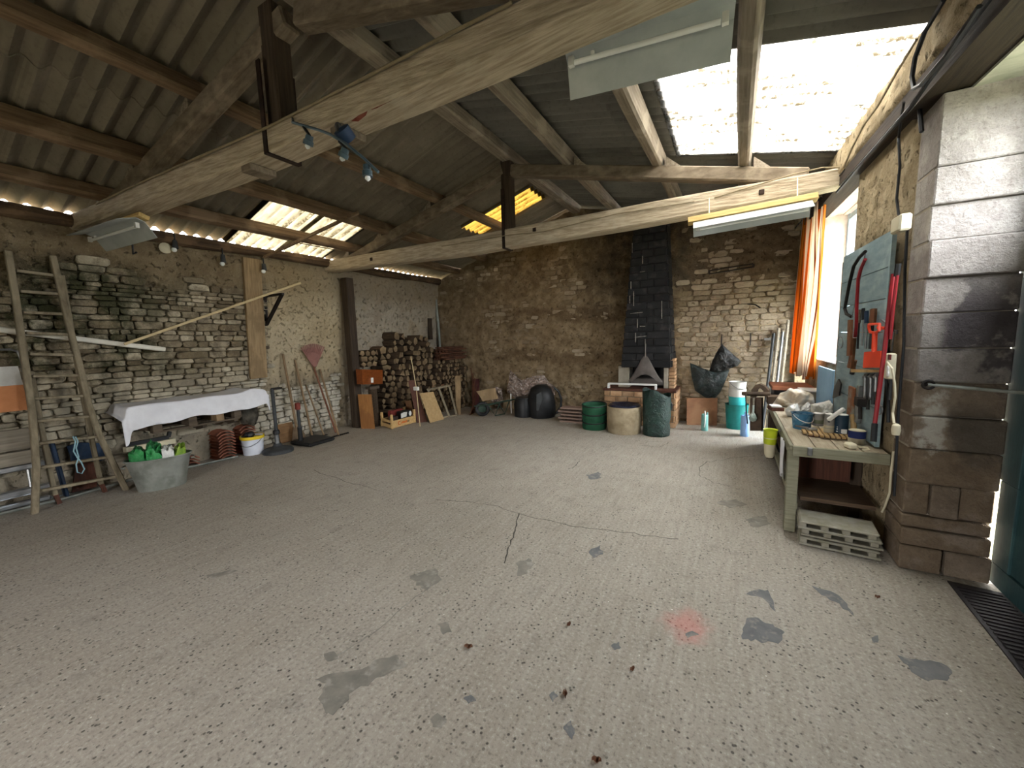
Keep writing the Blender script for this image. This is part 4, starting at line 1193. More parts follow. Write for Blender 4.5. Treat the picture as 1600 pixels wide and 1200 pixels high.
# leaning long-handled tools
def tool(name, label, top, foot, r=.016, mat=M_handle, off=.03):
    a = LW(*top, off); c = G(*foot, .01)
    t_ = thing(name, label, 'tool', (c.x, c.y, 0), 'garden tools leaning on the left wall')
    tool.h = MB().tube([c, lerp(c, a, .5), a], [r, r, r * .9], 8).build('handle', mat, t_, smooth=True)
    return t_, a, c
t_, a, c = tool('shovel', 'wooden shovel with tall handle leaning behind the parasol bases', (442, 553), (467, 688), .02, off=.07)
d = (c - a).normalized(); sdv = Vector((0, 1, 0))
q0 = lerp(c, a, .16)
MB().prism([q0 - sdv * .06, q0 + sdv * .06, c + sdv * .12 + Vector((0, 0, .02)), c + sdv * .07, c - sdv * .07, c - sdv * .12 + Vector((0, 0, .02))], (.014, 0, .0)).build('blade', mk('rusty_blade', '#7b6852', '#5f4d3b', 9, rough=.7, metal=.3), t_)
t_, a, c = tool('garden_fork', 'second long handle from the shovel with a dark iron fork', (461, 562), (488, 682), .017)
for k in (-1, 0, 1): MB().tube([lerp(c, a, .08) , lerp(c, a, .06) + sdv * .035 * k, c + sdv * .035 * k], .006, 5).build('tine', M_blackiron, t_)
t_, a, c = tool('hoe', 'thin short stick handle of a hoe between fork and red rake', (478, 601), (506, 680), .013)
MB().beam(c - sdv * .06, c + sdv * .06, .05, .008).build('blade', M_blackiron, t_)
t_, a, c = tool('leaf_rake', 'upside-down leaf rake with faded red plastic fan head', (490, 573), (525, 676), .016, mk('red_brown_handle', '#7d5038', '#633d2a', 4, rough=.6))
M_rk = mk('faded_red_plastic', '#8d6259', '#775149', 6, rough=.6)
uu = (a - c); uu.x = LTILT * uu.z + .01; uu.normalize(); ctr = a + Vector((.03, 0, 0))
sid = Vector((0, 1, 0)); 
tines_ = []
for k in range(13):
    f = (k - 6) / 6; tip = ctr + uu * (.40 - .06 * f * f) + sid * (.21 * f) + Vector((.03, 0, 0))
    tines_.append((ctr + sid * .02 * f, tip))
fan_ = MB().prism([ctr + sid * -.02, ctr + sid * .02, ctr + uu * .12 + sid * .10, ctr + uu * .30 + sid * .17, ctr + uu * .34, ctr + uu * .30 - sid * .17, ctr + uu * .12 - sid * .10], (.012, 0, 0)).build('fan', M_rk, t_)
for p_, q_ in tines_: MB().beam(p_, q_, .022, .004, (1, 0, 0)).build('tine', M_rk, fan_)
t_, a, c = tool('garden_rake', 'long wooden handle of an iron rake beside the dark post', (500, 577), (529, 680), .017)
rb0 = MB().beam(c - sdv * .16, c + sdv * .2, .02, .02).build('rake_bar', M_blackiron, t_)
for k in range(9): MB().beam(c + sdv * (-.15 + k * .04), c + sdv * (-.15 + k * .04) + Vector((.05, 0, .0)), .008, .008).build('tooth', M_blackiron, rb0)
pp = G(432, 690); b = MB().prism([Vector((XL + .06, LW(428, 690).y, .30)), Vector((XL + .06, LW(452, 690).y, .30)), Vector((XL + .12, LW(452, 690).y, .002)), Vector((XL + .12, LW(428, 690).y, .002))], (.02, 0, .01))
tag(b.build('brown_board', mk('brown_board', '#8a6a48', '#6c5136', 4, WOODY, rough=.8)), 'brown board leaning low against the wall behind the round parasol base', 'board')
tag(MB().blob((XL + .2, LW(388, 648, .2).y, LW(388, 646, .2).z), (.10, .12, .17), 14, 10, .35, 9).build('dark_rag', bag_mat('mottled_rag', '#5d574b', '#38342d', .9), smooth='all'), 'mottled grey rag bundle hanging under the pallet shelf', 'rag')
# iron bracket on the wall
yb_ = LW(414, 463).y; zb_ = LW(414, 463).z
XL2 = XW(zb_)
e = on_plane(442, 459, (0, 1, 0), (0, yb_, 0)); f0 = LW(414, 508)
b = MB().beam((XL2 - .01, yb_, zb_), (e.x, yb_, zb_), .04, .03); b.beam((e.x - .02, yb_, zb_), (XW(f0.z) - .01, yb_, f0.z), .045, .03); b.beam((XL2, yb_, zb_), (XW(f0.z), yb_, f0.z), .04, .02)
tag(b.build('iron_bracket', M_blackiron), 'black triangular iron bracket on the left wall', 'bracket')

# ================================================================== FIREWOOD CORNER
M_bark = mk('log_bark', '#5b4a38', '#3f3327', 6, (1.5, 12, 12), rough=.9, bump=.4, rnd=.25)
M_endgrain = mk('log_end_grain', '#837054', '#66543e', 9, rough=.9, bump=.3, rnd=.3, spot='#57462f', spot_amt=.7, spot_scale=9)
rl_ = random.Random(21)
def pile_front(y): return lerp(-5.95, -5.42, (y - 5.05) / 2.3)
LG = 'split firewood stacked in the corner'
def log(x0, x1, y0, y1, z0, z1, rr):
    """a split log filling its own cell of the stack, so that neighbours touch and never run into each other"""
    k = rr.choice([3, 4, 4, 5, 6, 7]); a0 = rr.uniform(0, 6.28)
    ring = [(math.cos(a0 + 6.283 * i / k + d) * q, math.sin(a0 + 6.283 * i / k + d) * q) for i in range(k) for d, q in ((rr.uniform(-.2, .2), rr.uniform(.85, 1.1)),)]
    pl, ph = min(p for p, q in ring), max(p for p, q in ring); ql, qh = min(q for p, q in ring), max(q for p, q in ring)
    ring = [(lerp(y0 + .002, y1 - .002, (p - pl) / (ph - pl)), lerp(z0 + .001, z1 - .001, (q - ql) / (qh - ql))) for p, q in ring]
    b = MB(); b.add([(x0, p, q) for p, q in ring] + [(x1, p, q) for p, q in ring], [(i, (i + 1) % k, k + (i + 1) % k, k + i) for i in range(k)])
    b.f += [list(range(k - 1, -1, -1)), [k + i for i in range(k)]]; b.m += [1, 1]
    return b.build('log', [M_bark, M_endgrain])
def stack(ya, yb, z0, top, w0, w1, h, lab, back=0.0):
    z = z0
    while z < top:
        y = ya
        while y < yb - w0 * .6:
            w_ = min(rl_.uniform(w0, w1), yb - y)
            f = pile_front(y + w_ / 2) + rl_.uniform(-.13, .05) - .05 * z - back
            tag(log(max(f - .5, XL + .09), f, y, y + w_, z, z + h, rl_), lab, 'log', LG); y += w_
        z += h
    return z
def on_front(x, y, X=-5.84): return on_plane(x, y, (1, .35, 0), (X, 5.2, 0))
CABT = on_front(580, 577).z + .02
SL = 'split firewood log in the tall stack in the far left corner'
heaps = [(ya, yb, stack(ya, yb, .002, top, .09, .17, hh, SL, bk_)) for ya, yb, top, hh, bk_ in ((5.52, 5.84, 1.34, .112, .14), (5.845, 6.12, 1.56, .124, .08), (6.125, 6.42, 1.46, .106, .0), (6.425, 6.70, 1.52, .120, .0))]
zB2 = stack(6.71, 7.52, .002, 1.10, .075, .11, .088, 'thin round branch log at the right end of the firewood')
for (ya, yb, zt0), spec in zip(heaps, (((.17, .15), (.13, .11)), ((.15, .16), (.11, .13)), ((.16, .12), (.12, .17)), ((.13, .14), (.13, .10)))):
    y = ya
    for w_, h_ in spec:
        f = pile_front(y) - .20; tag(log(f - .36, f, y, y + w_, zt0, zt0 + h_, rl_), 'thick log lying loose on top of the firewood stack', 'log', LG); y += w_ + .003
# kindling in layers on the right end of the pile
M_stick = mk('red_brown_kindling', '#5e3b29', '#41291d', 5, rough=.85, bump=.2, rnd=.3)
for k in range(7):
    a = (.0, .22, -.18, .3, -.28, .12, -.1)[k]; dv = Vector((math.sin(a), math.cos(a), 0)); sv = Vector((dv.y, -dv.x, 0))
    for i in range(5):
        c_ = Vector((pile_front(7.1) - .10, 7.12, zB2 + .021 + k * .041)) + sv * ((i - 2) * .075); L = rl_.uniform(.30, .38)
        tag(MB().beam(c_ - dv * L, c_ + dv * L, rl_.uniform(.03, .06), rl_.uniform(.022, .038)).build('kindling_stick', M_stick), 'thin red-brown kindling stick piled on the right end of the firewood', 'stick', 'kindling on the firewood')
# orange cabinet drawer on the logs
M_ocab = mk('orange_varnish', '#8a4a20', '#743c19', 4, (3, 3, 8), rough=.4, bump=.05)
A_ = Vector((-5.52, 5.0, 0))
c1, c2, c3 = on_front(565, 577), on_front(598, 578), on_front(598, 600)
ct_ = max(c1.z, c2.z) + .002
for r_ in range(3):
    y = max(c1.y + .02, 5.02)
    while y < 5.40:
        w_ = min(rl_.uniform(.09, .15), 5.505 - y); tag(log(XL + .09, c2.x - .03 - rl_.uniform(0, .07), y, y + w_, ct_ + r_ * .105, ct_ + (r_ + 1) * .105, rl_), 'split firewood log piled on top of the orange cabinet', 'log', LG); y += w_
t_ = thing('orange_cabinet', 'small varnished orange-brown cabinet box lodged in the firewood', 'cabinet', (c1.x, c1.y, c3.z))
MB().prism([c1, c2, c3, Vector((c1.x, c1.y, on_front(565, 601).z))], (-.15, .0, 0)).build('body', M_ocab, t_)
MB().box(on_front(581, 594) + Vector((.012, -.004, 0)), (.012, .045, .09), rotz(-.3)).build('white_tag', M_white, t_)
tag(MB().lathe([(.085, 0), (.085, .1), (.08, c3.z - .057), (0, c3.z - .057)], Vector(((c1.x + c2.x) / 2 - .075, (c1.y + c2.y) / 2 + .03, 0)), 12).build('log_stump', M_bark), 'upright log stump carrying the orange cabinet', 'log')
b = MB(); b.box(((c1.x + c2.x) / 2 - .075, (c1.y + c2.y) / 2 + .03, c3.z - .03), (.13, .22, .05))
tag(b.build('plank', M_pallet), 'short plank under the orange cabinet', 'plank')
b0, b1 = G(565, 670), G(586, 670)
bt = AT(577, 616, (b0 + b1) / 2).z
b = MB().prism([b0, b1, Vector((b1.x - .03, b1.y, bt)), Vector((b0.x - .03, b0.y, bt))], (-.02, .006, 0))
tag(b.build('varnished_board', mk('golden_board', '#a5733f', '#8a5c30', 4, WOODZ, rough=.5, spot='#7a4f29')), 'upright golden varnished board standing before the firewood', 'board')
# fruit crate with dark packages
cA, cB, cC = G(613, 671), G(648, 661), G(594, 665)
t_ = thing('fruit_crate', 'low wooden fruit crate with orange lettering before the firewood', 'crate', cA)
M_crate = mk('poplar_crate', '#c9a873', '#b3925f', 5, (3, 3, 6), rough=.8)
cC = lerp(cA, cC, .8); ux, uy = (cB - cA), (cC - cA)
for (a0, a1, z0, z1) in ((cA, cB, .02, .15), (cA, cC, .02, .08), (cA, cC, .11, .16), (cC, cC + ux, .02, .15), (cB, cB + uy, .02, .14)):
    MB().beam(a0 + Vector((0, 0, (z0 + z1) / 2)), a1 + Vector((0, 0, (z0 + z1) / 2)), .012, z1 - z0).build('slat', M_crate, t_)
MB().prism([cA + Vector((0, 0, .012)), cB + Vector((0, 0, .012)), cB + uy + Vector((0, 0, .012)), cC + Vector((0, 0, .012))], (0, 0, .01)).build('bottom', M_crate, t_)
for P in (cA, cB, cC, cC + ux): MB().box(P + Vector((0, 0, .14)), (.035, .035, .26)).build('corner_post', M_crate, t_)
M_orlet = mk('orange_ink', '#d06a2c', '#c05a20', 8, rough=.8, bump=0)
ex_ = ux.normalized(); ez_ = Vector((0, 0, 1)); ey_ = ex_.cross(ez_)
lo_ = cA + ux * .30 + Vector((0, 0, .085)) + ey_ * .007
MB().tube([lo_ + ex_ * (.028 * math.cos(a)) + ez_ * .034 * math.sin(a) for a in np.linspace(.6, 5.7, 9)], .007, 5).build('lettering', M_orlet, t_)
for k in range(7):
    q = lo_ + ex_ * (.055 + k * .03); MB().tube([q + ez_ * -.024, q + ez_ * (.012 + .018 * (k % 3 == 1)), q + ex_ * .016 + ez_ * .008, q + ex_ * .018 - ez_ * .022], .005, 5).build('lettering', M_orlet if k < 5 else M_handle, t_)
cc = cA + ux * .5 + uy * .5
for (du, dv, sz_, m_, lab) in ((.66, .30, (.24, .13, .24), M_black, 'black carton with white print in the fruit crate'), (.20, .32, (.13, .13, .18), mk('brown_pack', '#4a3a33', '#382b26', 6), 'dark brown packet in the fruit crate'), (.48, .72, (.30, .09, .26), mk('red_pack', '#7a2f28', '#3a1c1a', 6), 'dark red packet at the back of the fruit crate')):
    P = cA + ux * du + uy * dv
    kk = thing('carton', lab, 'carton', P + Vector((0, 0, .022)), 'packets in the fruit crate')
    MB().box(P + Vector((0, 0, .025 + sz_[2] / 2)), sz_, rotz(math.atan2(ux.y, ux.x)), .006).build('box', m_, kk)
    if m_ is M_black:
        rr = rotz(math.atan2(ux.y, ux.x)); o_ = P + Vector((0, 0, .2)) + ey_ * (sz_[1] / 2 + .003)
        MB().prism([o_ + ex_ * -.14 + ez_ * -.05, o_ + ex_ * .0 + ez_ * -.04, o_ + ex_ * .02 + ez_ * .04, o_ + ex_ * -.06 + ez_ * .05, o_ + ex_ * -.14 + ez_ * .035], ey_ * .002).build('print', M_white, kk)
        MB().prism([o_ + ex_ * (.10 + .035 * math.cos(a)) + ez_ * .05 * math.sin(a) for a in np.linspace(0, 6.0, 9)], ey_ * .002).build('print', M_white, kk)
# leaning boards and frames
def lean(name, label, fl, fr, tl, tr_, mat, th=.02, cat='board', back=.22):
    a0, a1 = G(*fl), G(*fr); bk = Vector((-.75, .66, 0)) * back * .55
    m0 = AT(*tl, a0 + bk); m1 = AT(*tr_, a1 + bk)
    return tag(MB().prism([a0 + Vector((0, 0, .002)), a1 + Vector((0, 0, .002)), m1, m0], Vector((-.75, .66, 0)) * th).build(name, mat), label, cat), (a0, a1, m1, m0)
M_mdf = mk('tan_fibreboard', '#b3976c', '#a1865d', 20, rough=.85, bump=.05)
lean('fibreboard', 'tan fibreboard panel leaning before the firewood', (672, 661), (694, 655), (656, 615), (677, 612), M_mdf, .03)
lean('dark_board', 'tall dark brown board leaning behind the fibreboard', (652, 661), (668, 659), (638, 595), (648, 594), M_redwood, .04, back=.3)
lean('small_board', 'small brown offcut board leaning behind the fruit crate', (641, 656), (649, 655), (632, 626), (642, 626), mk('offcut', '#8c6a4c', '#72543a', 5), .02)
lean('stack_board', 'narrow sawn board standing upright in the firewood', (713, 648), (720, 648), (711, 588), (720, 587), M_planky, .03)
fa, fb_, fc, fd = G(690, 654), G(713, 649), None, None
bk = Vector((-.75, .66, 0)) * .12
fc = AT(702, 604, fb_ + bk); fd = AT(668, 609, fa + bk)
t_ = thing('window_frame_leaning', 'old empty wooden window frame leaning before the firewood', 'frame', fa)
for (p, q) in ((fa, fb_), (fb_, fc), (fc, fd), (fd, fa), (lerp(fa, fb_, .5), lerp(fd, fc, .5))):
    MB().beam(p + Vector((0, 0, .02)), q, .035, .04, (1, 1, 0)).build('frame_bar', M_oldwood, t_)
br0 = AT(650, 604, G(655, 664)) + Vector((.05, -.05, 0)); br1 = AT(642, 558, G(655, 664)) + Vector((.05, -.05, 0))
t_ = thing('paint_brush_stick', 'white brush head on a thin pale stick among the boards', 'brush', br0)
MB().tube([G(656, 665, .004) + Vector((.05, -.05, 0)), br0, br1], .008, 6).build('stick', M_lath, t_); MB().box(br0 + Vector((0, 0, -.03)), (.11, .06, .07), bev=.012).build('brush_head', M_white, t_)
for k in range(5):
    P0 = G(742 - k * 2, 645 + k); P1 = AT(742 + 3 * k - 6, 575 + 8 * k, P0 + Vector((-.1, .2, 0)))
    tag(MB().tube([P0, P1], .012, 6).build('thin_pole', M_stick), 'thin dark pole leaning at the right end of the firewood', 'pole', 'poles at the firewood end')
b = MB().prism([G(738, 637), G(748, 637), AT(748, 592, G(748, 637)), AT(737, 592, G(738, 637))], (0, .03, 0))
tag(b.build('maroon_board', mk('maroon_board', '#4a211f', '#381816', 5)), 'dark maroon board standing between firewood and wheelbarrow', 'board')
# downpipe in corner and dark post above the pile
b = MB().tube([BW(681, 468, .06), BW(686, 520, .06), BW(688, 560, .06)], .03, 8); tag(b.build('downpipe', M_galv, smooth=True), 'pale pipe running down the far left corner', 'pipe')
b = MB().box((XL + .1, LW(670, 530).y, 1.85), (.09, .12, .5)); tag(b.build('short_post', M_post), 'short dark post standing on top of the firewood in the corner', 'post')

# ================================================================== ALONG THE BACK WALL
def puff(outline, bulge, rings=9, seed=1, amp=.02, back=True):
    """a filled outline swelling towards 'bulge': bags and heaped cloth; closed at the back"""
    O = [Vector(p) for p in outline]; n = len(O); c = sum(O, Vector((0, 0, 0))) / n; bl = Vector(bulge)
    b = MB(); vs = []; fs = []
    L = len(O)
    for side in ((1, -.25) if back else (1,)):
        base = len(vs)
        for j in range(rings + 1):
            t_ = 1 - j / (rings + .6)
            for p in O:
                q = c + (p - c) * t_
                h = math.sqrt(max(0, 1 - t_ ** 2))
                nz = amp * fbm(q * 12 + Vector((seed * 3.7, 0, 0)), 3) * (1 if j else .3)
                vs.append(q + bl * h * side + bl.normalized() * nz * (1 if side > 0 else .2) + Vector((0, 0, .4 * nz)) * (j > 0))
        for j in range(rings):
            for k in range(n):
                a, d = base + j * n + k, base + j * n + (k + 1) % n
                f = (a, d, d + n, a + n); fs.append(f if side > 0 else f[::-1])
        f = tuple(base + rings * n + k for k in range(n)); fs.append(f if side > 0 else f[::-1])
    return b.add(vs, fs)
def dense(pts, k=4):
    k = max(k, 5)
    out = []
    for a, c in zip(pts, pts[1:] + pts[:1]):
        for i in range(k): out.append((lerp(a[0], c[0], i / k), lerp(a[1], c[1], i / k)))
    return out
M_blackbag = bag_mat('black_bin_liner', '#15191c', '#0c0f11', .28)
M_greenblackbag = bag_mat('dark_green_liner', '#22302f', '#151f1f', .32)
M_dkgreenbag = bag_mat('dark_green_canvas_bag', '#1f3b33', '#142a25', .45)
M_popgreen = mk('green_popup_fabric', '#1e5138', '#16402b', 9, rough=.75, bump=.3)
M_tubegreen = mk('green_barrow_tube', '#33453a', '#26352c', 8, rough=.5, metal=.2)
def foil_mat():
    t = NT('crinkled_foil'); p = t.obj(); n = t.noise(p, 11, 4, .6, 2.0); v = t.voro(t.map(p, (1, 1, 1.6)), 9)
    col = t.ramp(n, [(.35, lin('#d9cdc4')), (.55, lin('#a08a7e')), (.7, lin('#efe8e2'))])
    return t.done(t.pbr(col, .25, .45, .5, t.bump(t.m('ADD', v, n), 1.0, .06)))
M_foil = foil_mat()
# wheelbarrow
wc = G(746, 652)
wb = thing('wheelbarrow', 'old green tubular wheelbarrow carrying a wooden block by the back wall', 'wheelbarrow', wc)
bkv = Vector((.08, .26, 0))
def WP(x, y, o=0.0): return AT(x, y, wc) + bkv * o
rw_ = .155
wcen = Vector((wc.x, wc.y, rw_)) + bkv * .5
vx = RIGHT.copy(); vx.z = 0; vx.normalize()
MB().tube([wcen + (vx * math.cos(a) + Vector((0, 0, 1)) * math.sin(a)) * (rw_ - .035) for a in np.linspace(0, 2 * math.pi, 20, endpoint=False)], .035, 8, closed=True).build('tyre', M_black, wb, smooth=True)
MB().lathe([(.07, -.02), (.08, 0), (.07, .02), (0, .02)], wcen, 12, rot=Matrix((vx, Vector((0, 0, 1)), bkv.normalized())).transposed()).build('hub', M_tubegreen, wb, smooth=True)
for o in (0, 1):
    MB().tube([WP(735, 636, .5 + (o - .5) * .3), WP(764, 632, o), WP(786, 627, o), WP(799, 625, o)], .014, 8).build('shaft', M_tubegreen, wb, smooth=True)
    g = WP(774, 655, o); g.z = .014
    MB().tube([WP(763, 633, o), g, WP(781, 628, o)], .013, 8).build('leg', M_tubegreen, wb, smooth=True)
for (x, y) in ((764, 633), (786, 628)): MB().tube([WP(x, y, 0), WP(x, y, 1)], .011, 6).build('crossbar', M_tubegreen, wb)
gl = (WP(774, 655, 0), WP(774, 655, 1)); MB().tube([Vector((gl[0].x, gl[0].y, .016)), Vector((gl[1].x, gl[1].y, .016))], .011, 6).build('crossbar', M_tubegreen, wb)
P = [WP(741, 612, .5), WP(761, 608, .5), WP(766, 625, .5), WP(751, 627, .5)]
tag(MB().prism([p - bkv * .3 for p in P], bkv * .6).build('wood_block', M_planky), 'square wooden block lying in the wheelbarrow', 'block')
# foil insulation sheets
def foil(pts, yoff, lab, seed):
    o = puff([on_plane(x, y, (0, 1, 0), (0, YB - yoff, 0)) for x, y in dense(pts, 3)], (0, -.05, 0), 7, seed, .04)
    tag(o.build('foil_sheet', M_foil), lab, 'foil', 'foil sheets by the back wall')
foil([(797, 578), (803, 588), (815, 594), (832, 588), (850, 586), (858, 598), (868, 604), (866, 622), (858, 640), (840, 646), (815, 632), (800, 618), (792, 612), (795, 594)], .11, 'large crinkled silver foil sheet heaped behind the black bag', 3)
foil([(768, 612), (775, 604), (784, 607), (786, 622), (783, 636), (774, 636), (767, 626)], .11, 'small crinkled foil piece beside the wheelbarrow', 8)
b = MB().tube([G(799, 646, .01), AT(798, 615, G(799, 646))], .012, 8); tag(b.build('white_tube', M_white), 'short white tube standing behind the wheelbarrow', 'tube')
# black garden vacuum bag with hose
vb = G(846, 651); vb.y += .02
t_ = thing('leaf_vacuum', 'black garden vacuum with bulging bag and curved hose by the back wall', 'vacuum', vb)
rv = (AT(868, 640, vb) - AT(826, 640, vb)).length / 2; hv = AT(846, 601, vb).z
MB().lathe([(rv * .92, 0), (rv, .06), (rv * 1.02, hv * .45), (rv * .95, hv * .7), (rv * .75, hv * .9), (rv * .35, hv), (0, hv)], vb, 22, wob=lambda a, z: .05 * math.sin(3 * a + z * 7)).build('bag', M_black, t_, smooth=True)
v2 = vb - vx * (rv * 1.5); MB().lathe([(rv * .75, 0), (rv * .8, hv * .4), (rv * .6, hv * .6), (0, hv * .62)], v2 + Vector((0, .12, 0)), 18).build('motor_case', M_black, t_, smooth=True)
MB().tube([AT(866, 606, vb), AT(873, 612, vb), AT(877, 624, vb), AT(876, 636, vb), AT(870, 645, vb), AT(863, 648, vb)], .022, 8).build('hose', M_black, t_, smooth=True)
MB().prism([AT(837, 616, vb) + FWD * -(rv + .02), AT(844, 612, vb) + FWD * -(rv + .02), AT(846, 622, vb) + FWD * -(rv + .02), AT(840, 640, vb) + FWD * -(rv + .02), AT(837, 640, vb) + FWD * -(rv + .02)], FWD * .02).build('strap', M_dkgrey, t_)
# stack of slats
sp = G(893, 661); sp.y += .12
for k in range(5):
    b = MB().box(sp + Vector((-.02 * k * (k % 2) + R.uniform(-.02, .02), 0, .0155 + k * .062)), (.46, .22, .03), rotz(R.uniform(-.04, .04)), .004)
    tag(b.build('slat', mk('pinkish_slat', '#9a8478', '#7f6a60', 3, WOODX, rough=.8) if k == 0 else bpy.data.materials['pinkish_slat']), ['lowest', 'second lowest', 'middle', 'second highest', 'topmost'][k] + ' slat of the small stack beside the green pop-up bag', 'slat', 'stack of slats')
    if k < 4:
        for s in (-1, 1): pass
spc = MB()
for s in (-.15, .15):
    for k in range(4): spc.box(sp + Vector((s, .02, .046 + .062 * k)), (.03, .1, .029))
tag(spc.build('slat_spacers', M_pallet), 'dark spacers between the stacked slats', 'spacers')
# green pop-up bag
gp = G(923, 673); gp.y += .2
t_ = thing('popup_garden_bag', 'green pop-up garden bag with black spiral bands', 'garden bag', gp)
rg = (AT(943, 660, gp) - AT(905, 660, gp)).length / 2; hg = AT(923, 631, gp).z
pr = []
for k in range(25):
    z = hg * k / 24; pr.append((rg * (.95 + .05 * abs(math.sin(z / hg * math.pi * 3)) + .03 * z / hg), z))
pr += [(rg * .93, hg - .01), (rg * .88, hg - .06), (rg * .85, .04), (0, .04)]
MB().lathe(pr, gp, 28).build('fabric', M_popgreen, t_, smooth=True)
for k in (1, 2, 3): MB().tube([gp + Vector((rg * 1.0 * math.cos(a), rg * 1.0 * math.sin(a), hg * k / 3 - .01 + .02 * math.sin(a))) for a in np.linspace(0, 2 * math.pi, 28, endpoint=False)], .011, 6, closed=True).build('band', M_black, t_, smooth=True)
MB().lathe([(rg * .85, hg - .10), (rg * .3, hg - .05), (0, hg - .06)], gp, 20).build('liner', M_blackbag, t_, smooth=True)
# concrete barrel
bc = G(969, 680); bc.y += .26
t_ = thing('concrete_planter', 'round beige concrete barrel lined with a dark blue bag', 'barrel', bc)
rb = (AT(996, 660, bc) - AT(943, 660, bc)).length / 2; hb_ = AT(969, 634, bc).z
M_conc = mk('beige_concrete', '#a4967c', '#8b7d65', 9, rough=.9, bump=.3, spot='#77694f')
MB().lathe([(rb * .93, 0), (rb * .97, .05), (rb, hb_ * .5), (rb, hb_ - .01), (rb * .98, hb_), (rb * .88, hb_), (rb * .86, hb_ - .04), (rb * .84, .05), (0, .05)], bc, 32, wob=lambda a, z: .012 * math.sin(2 * a + 1)).build('shell', M_conc, t_, smooth=True)
MB().lathe([(rb * .88, hb_ - .05), (rb * .9, hb_ + .02), (rb * .8, hb_ + .035), (rb * .4, hb_ + .0), (0, hb_ - .02)], bc, 24, wob=lambda a, z: .05 * math.sin(5 * a)).build('liner', bag_mat('navy_liner', '#1a2038', '#10142a', .3), t_, smooth=True)
# tall dark green bag
tg = G(1021, 684); tg.y += .24
t_ = thing('tall_garden_bag', 'tall crumpled dark green garden bag before the fireplace', 'garden bag', tg)
rt = (AT(1047, 660, tg) - AT(997, 660, tg)).length / 2 * .9; ht = AT(1021, 612, tg).z
sl = Vector((RIGHT.x, RIGHT.y, 0)).normalized()
b = MB(); n = 30; rings_ = 14; vs = []
for j in range(rings_ + 1):
    t0 = j / rings_
    for k in range(n):
        a = 2 * math.pi * k / n; d = Vector((math.cos(a), math.sin(a), 0))
        r = rt * (.93 + .07 * t0 + .05 * fbm((math.cos(a) * 2, math.sin(a) * 2, t0 * 5), 3) + .015 * math.sin(t0 * 40) * (t0 < .4))
        zz = ht * t0 * (1 - .07 * t0 * d.dot(sl)) + (.03 * math.sin(3 * a) * t0)
        vs.append(tg + d * r + Vector((0, 0, zz)))
for k in range(n): vs.append(tg + (vs[rings_ * n + k] - tg) * .93 - Vector((0, 0, .02)))
for k in range(n): q = vs[rings_ * n + k] - tg; vs.append(tg + Vector((q.x * .86, q.y * .86, ht * .55)))
fs = [(j * n + k, j * n + (k + 1) % n, (j + 1) * n + (k + 1) % n, (j + 1) * n + k) for j in range(rings_ + 2) for k in range(n)]
fs.append(tuple(range(n - 1, -1, -1))); fs.append(tuple((rings_ + 2) * n + k for k in range(n)))
b.add(vs, fs).build('bag_body', M_dkgreenbag, t_, smooth='all')
hp = AT(1047, 627, tg); MB().tube([hp, hp + sl * .03 + Vector((0, 0, -.05)), hp + sl * .02 + Vector((0, 0, -.13)), hp + Vector((0, 0, -.15))], .012, 6).build('handle', M_black, t_)

# fireplace and sooty flue
M_brickF = mk('hearth_brick', '#a58463', '#8a6a4d', 7, rough=.9, bump=.3, rnd=.25, spot='#c0a283')
M_mortF = mk('pale_mortar', '#a79a86', '#8e8270', 12, rough=.95, bump=.3)
M_soot = mk('soot_black_block', '#1b1a1b', '#111112', 7, rough=.75, bump=.4, rnd=.4, spot='#3a3836', spot_amt=.5, spot_scale=7)
M_sootm = mk('soot_joint', '#3a3836', '#1c1b1b', 5, rough=.9, bump=.3)
M_panel = mk('pale_hearth_panel', '#a29b8c', '#898274', 6, rough=.8, bump=.1)
M_smear0 = mk('dusty_rod', '#6f6a63', '#58534d', 9, rough=.7)
M_hood = mk('grey_hood_metal', '#625b57', '#4f4945', 6, rough=.55, metal=.3, bump=.05)
FY = 6.98
fx0, fx1 = on_plane(944, 620, (0, 1, 0), (0, FY, 0)).x, on_plane(1055, 620, (0, 1, 0), (0, FY, 0)).x
fz = on_plane(1000, 612, (0, 1, 0), (0, FY, 0)).z
fp = thing('fireplace', 'brick fireplace with grey hood and tapering soot black flue', 'fireplace', ((fx0 + fx1) / 2, 7.3, 0))
MB().box(((fx0 + fx1) / 2, (FY + YB) / 2 + .012, fz / 2), (fx1 - fx0 - .02, YB - FY - .01, fz - .004)).build('hearth_core', M_mortF, fp)
MB().box(((fx0 + fx1) / 2, (FY + YB) / 2, fz + .02), (fx1 - fx0 + .03, YB - FY + .03, .04), bev=.006).build('hearth_slab', M_redwood, fp)
z = .0; k = 0; bh = fz / 6
while z < fz - .01:
    x = fx0 - (k % 2) * .1
    while x < fx1 - .02:
        a = max(x, fx0); c = min(x + .21, fx1)
        if c - a > .03: MB().box(((a + c) / 2, FY + .02, z + bh / 2), (c - a - .012, .06, bh - .012), bev=.005).build('brick', M_brickF, fp)
        x += .21
    y = FY + (k % 2) * .06
    while y < YB - .05:
        c = min(y + .21, YB); MB().box((fx1 - .02, (y + c) / 2, z + bh / 2), (.06, c - y - .012, bh - .012), bev=.005).build('brick', M_brickF, fp)
        y += .21
    z += bh; k += 1
PY = 7.22; CY = 7.12
def fpp(x, y, Y=PY): return on_plane(x, y, (0, 1, 0), (0, Y, 0))
zt2 = fpp(1000, 572).z
for (xa, xb, nm) in ((966, 983, 'side_panel'), (1037, 1044, 'side_panel')):
    a, c = fpp(xa, 590).x, fpp(xb, 590).x
    MB().box(((a + c) / 2, PY + .15, (fz + .04 + zt2) / 2), (c - a, .3, zt2 - fz - .04), bev=.004).build(nm, M_panel, fp)
a, c = fpp(1045, 590).x, fpp(1054, 590).x
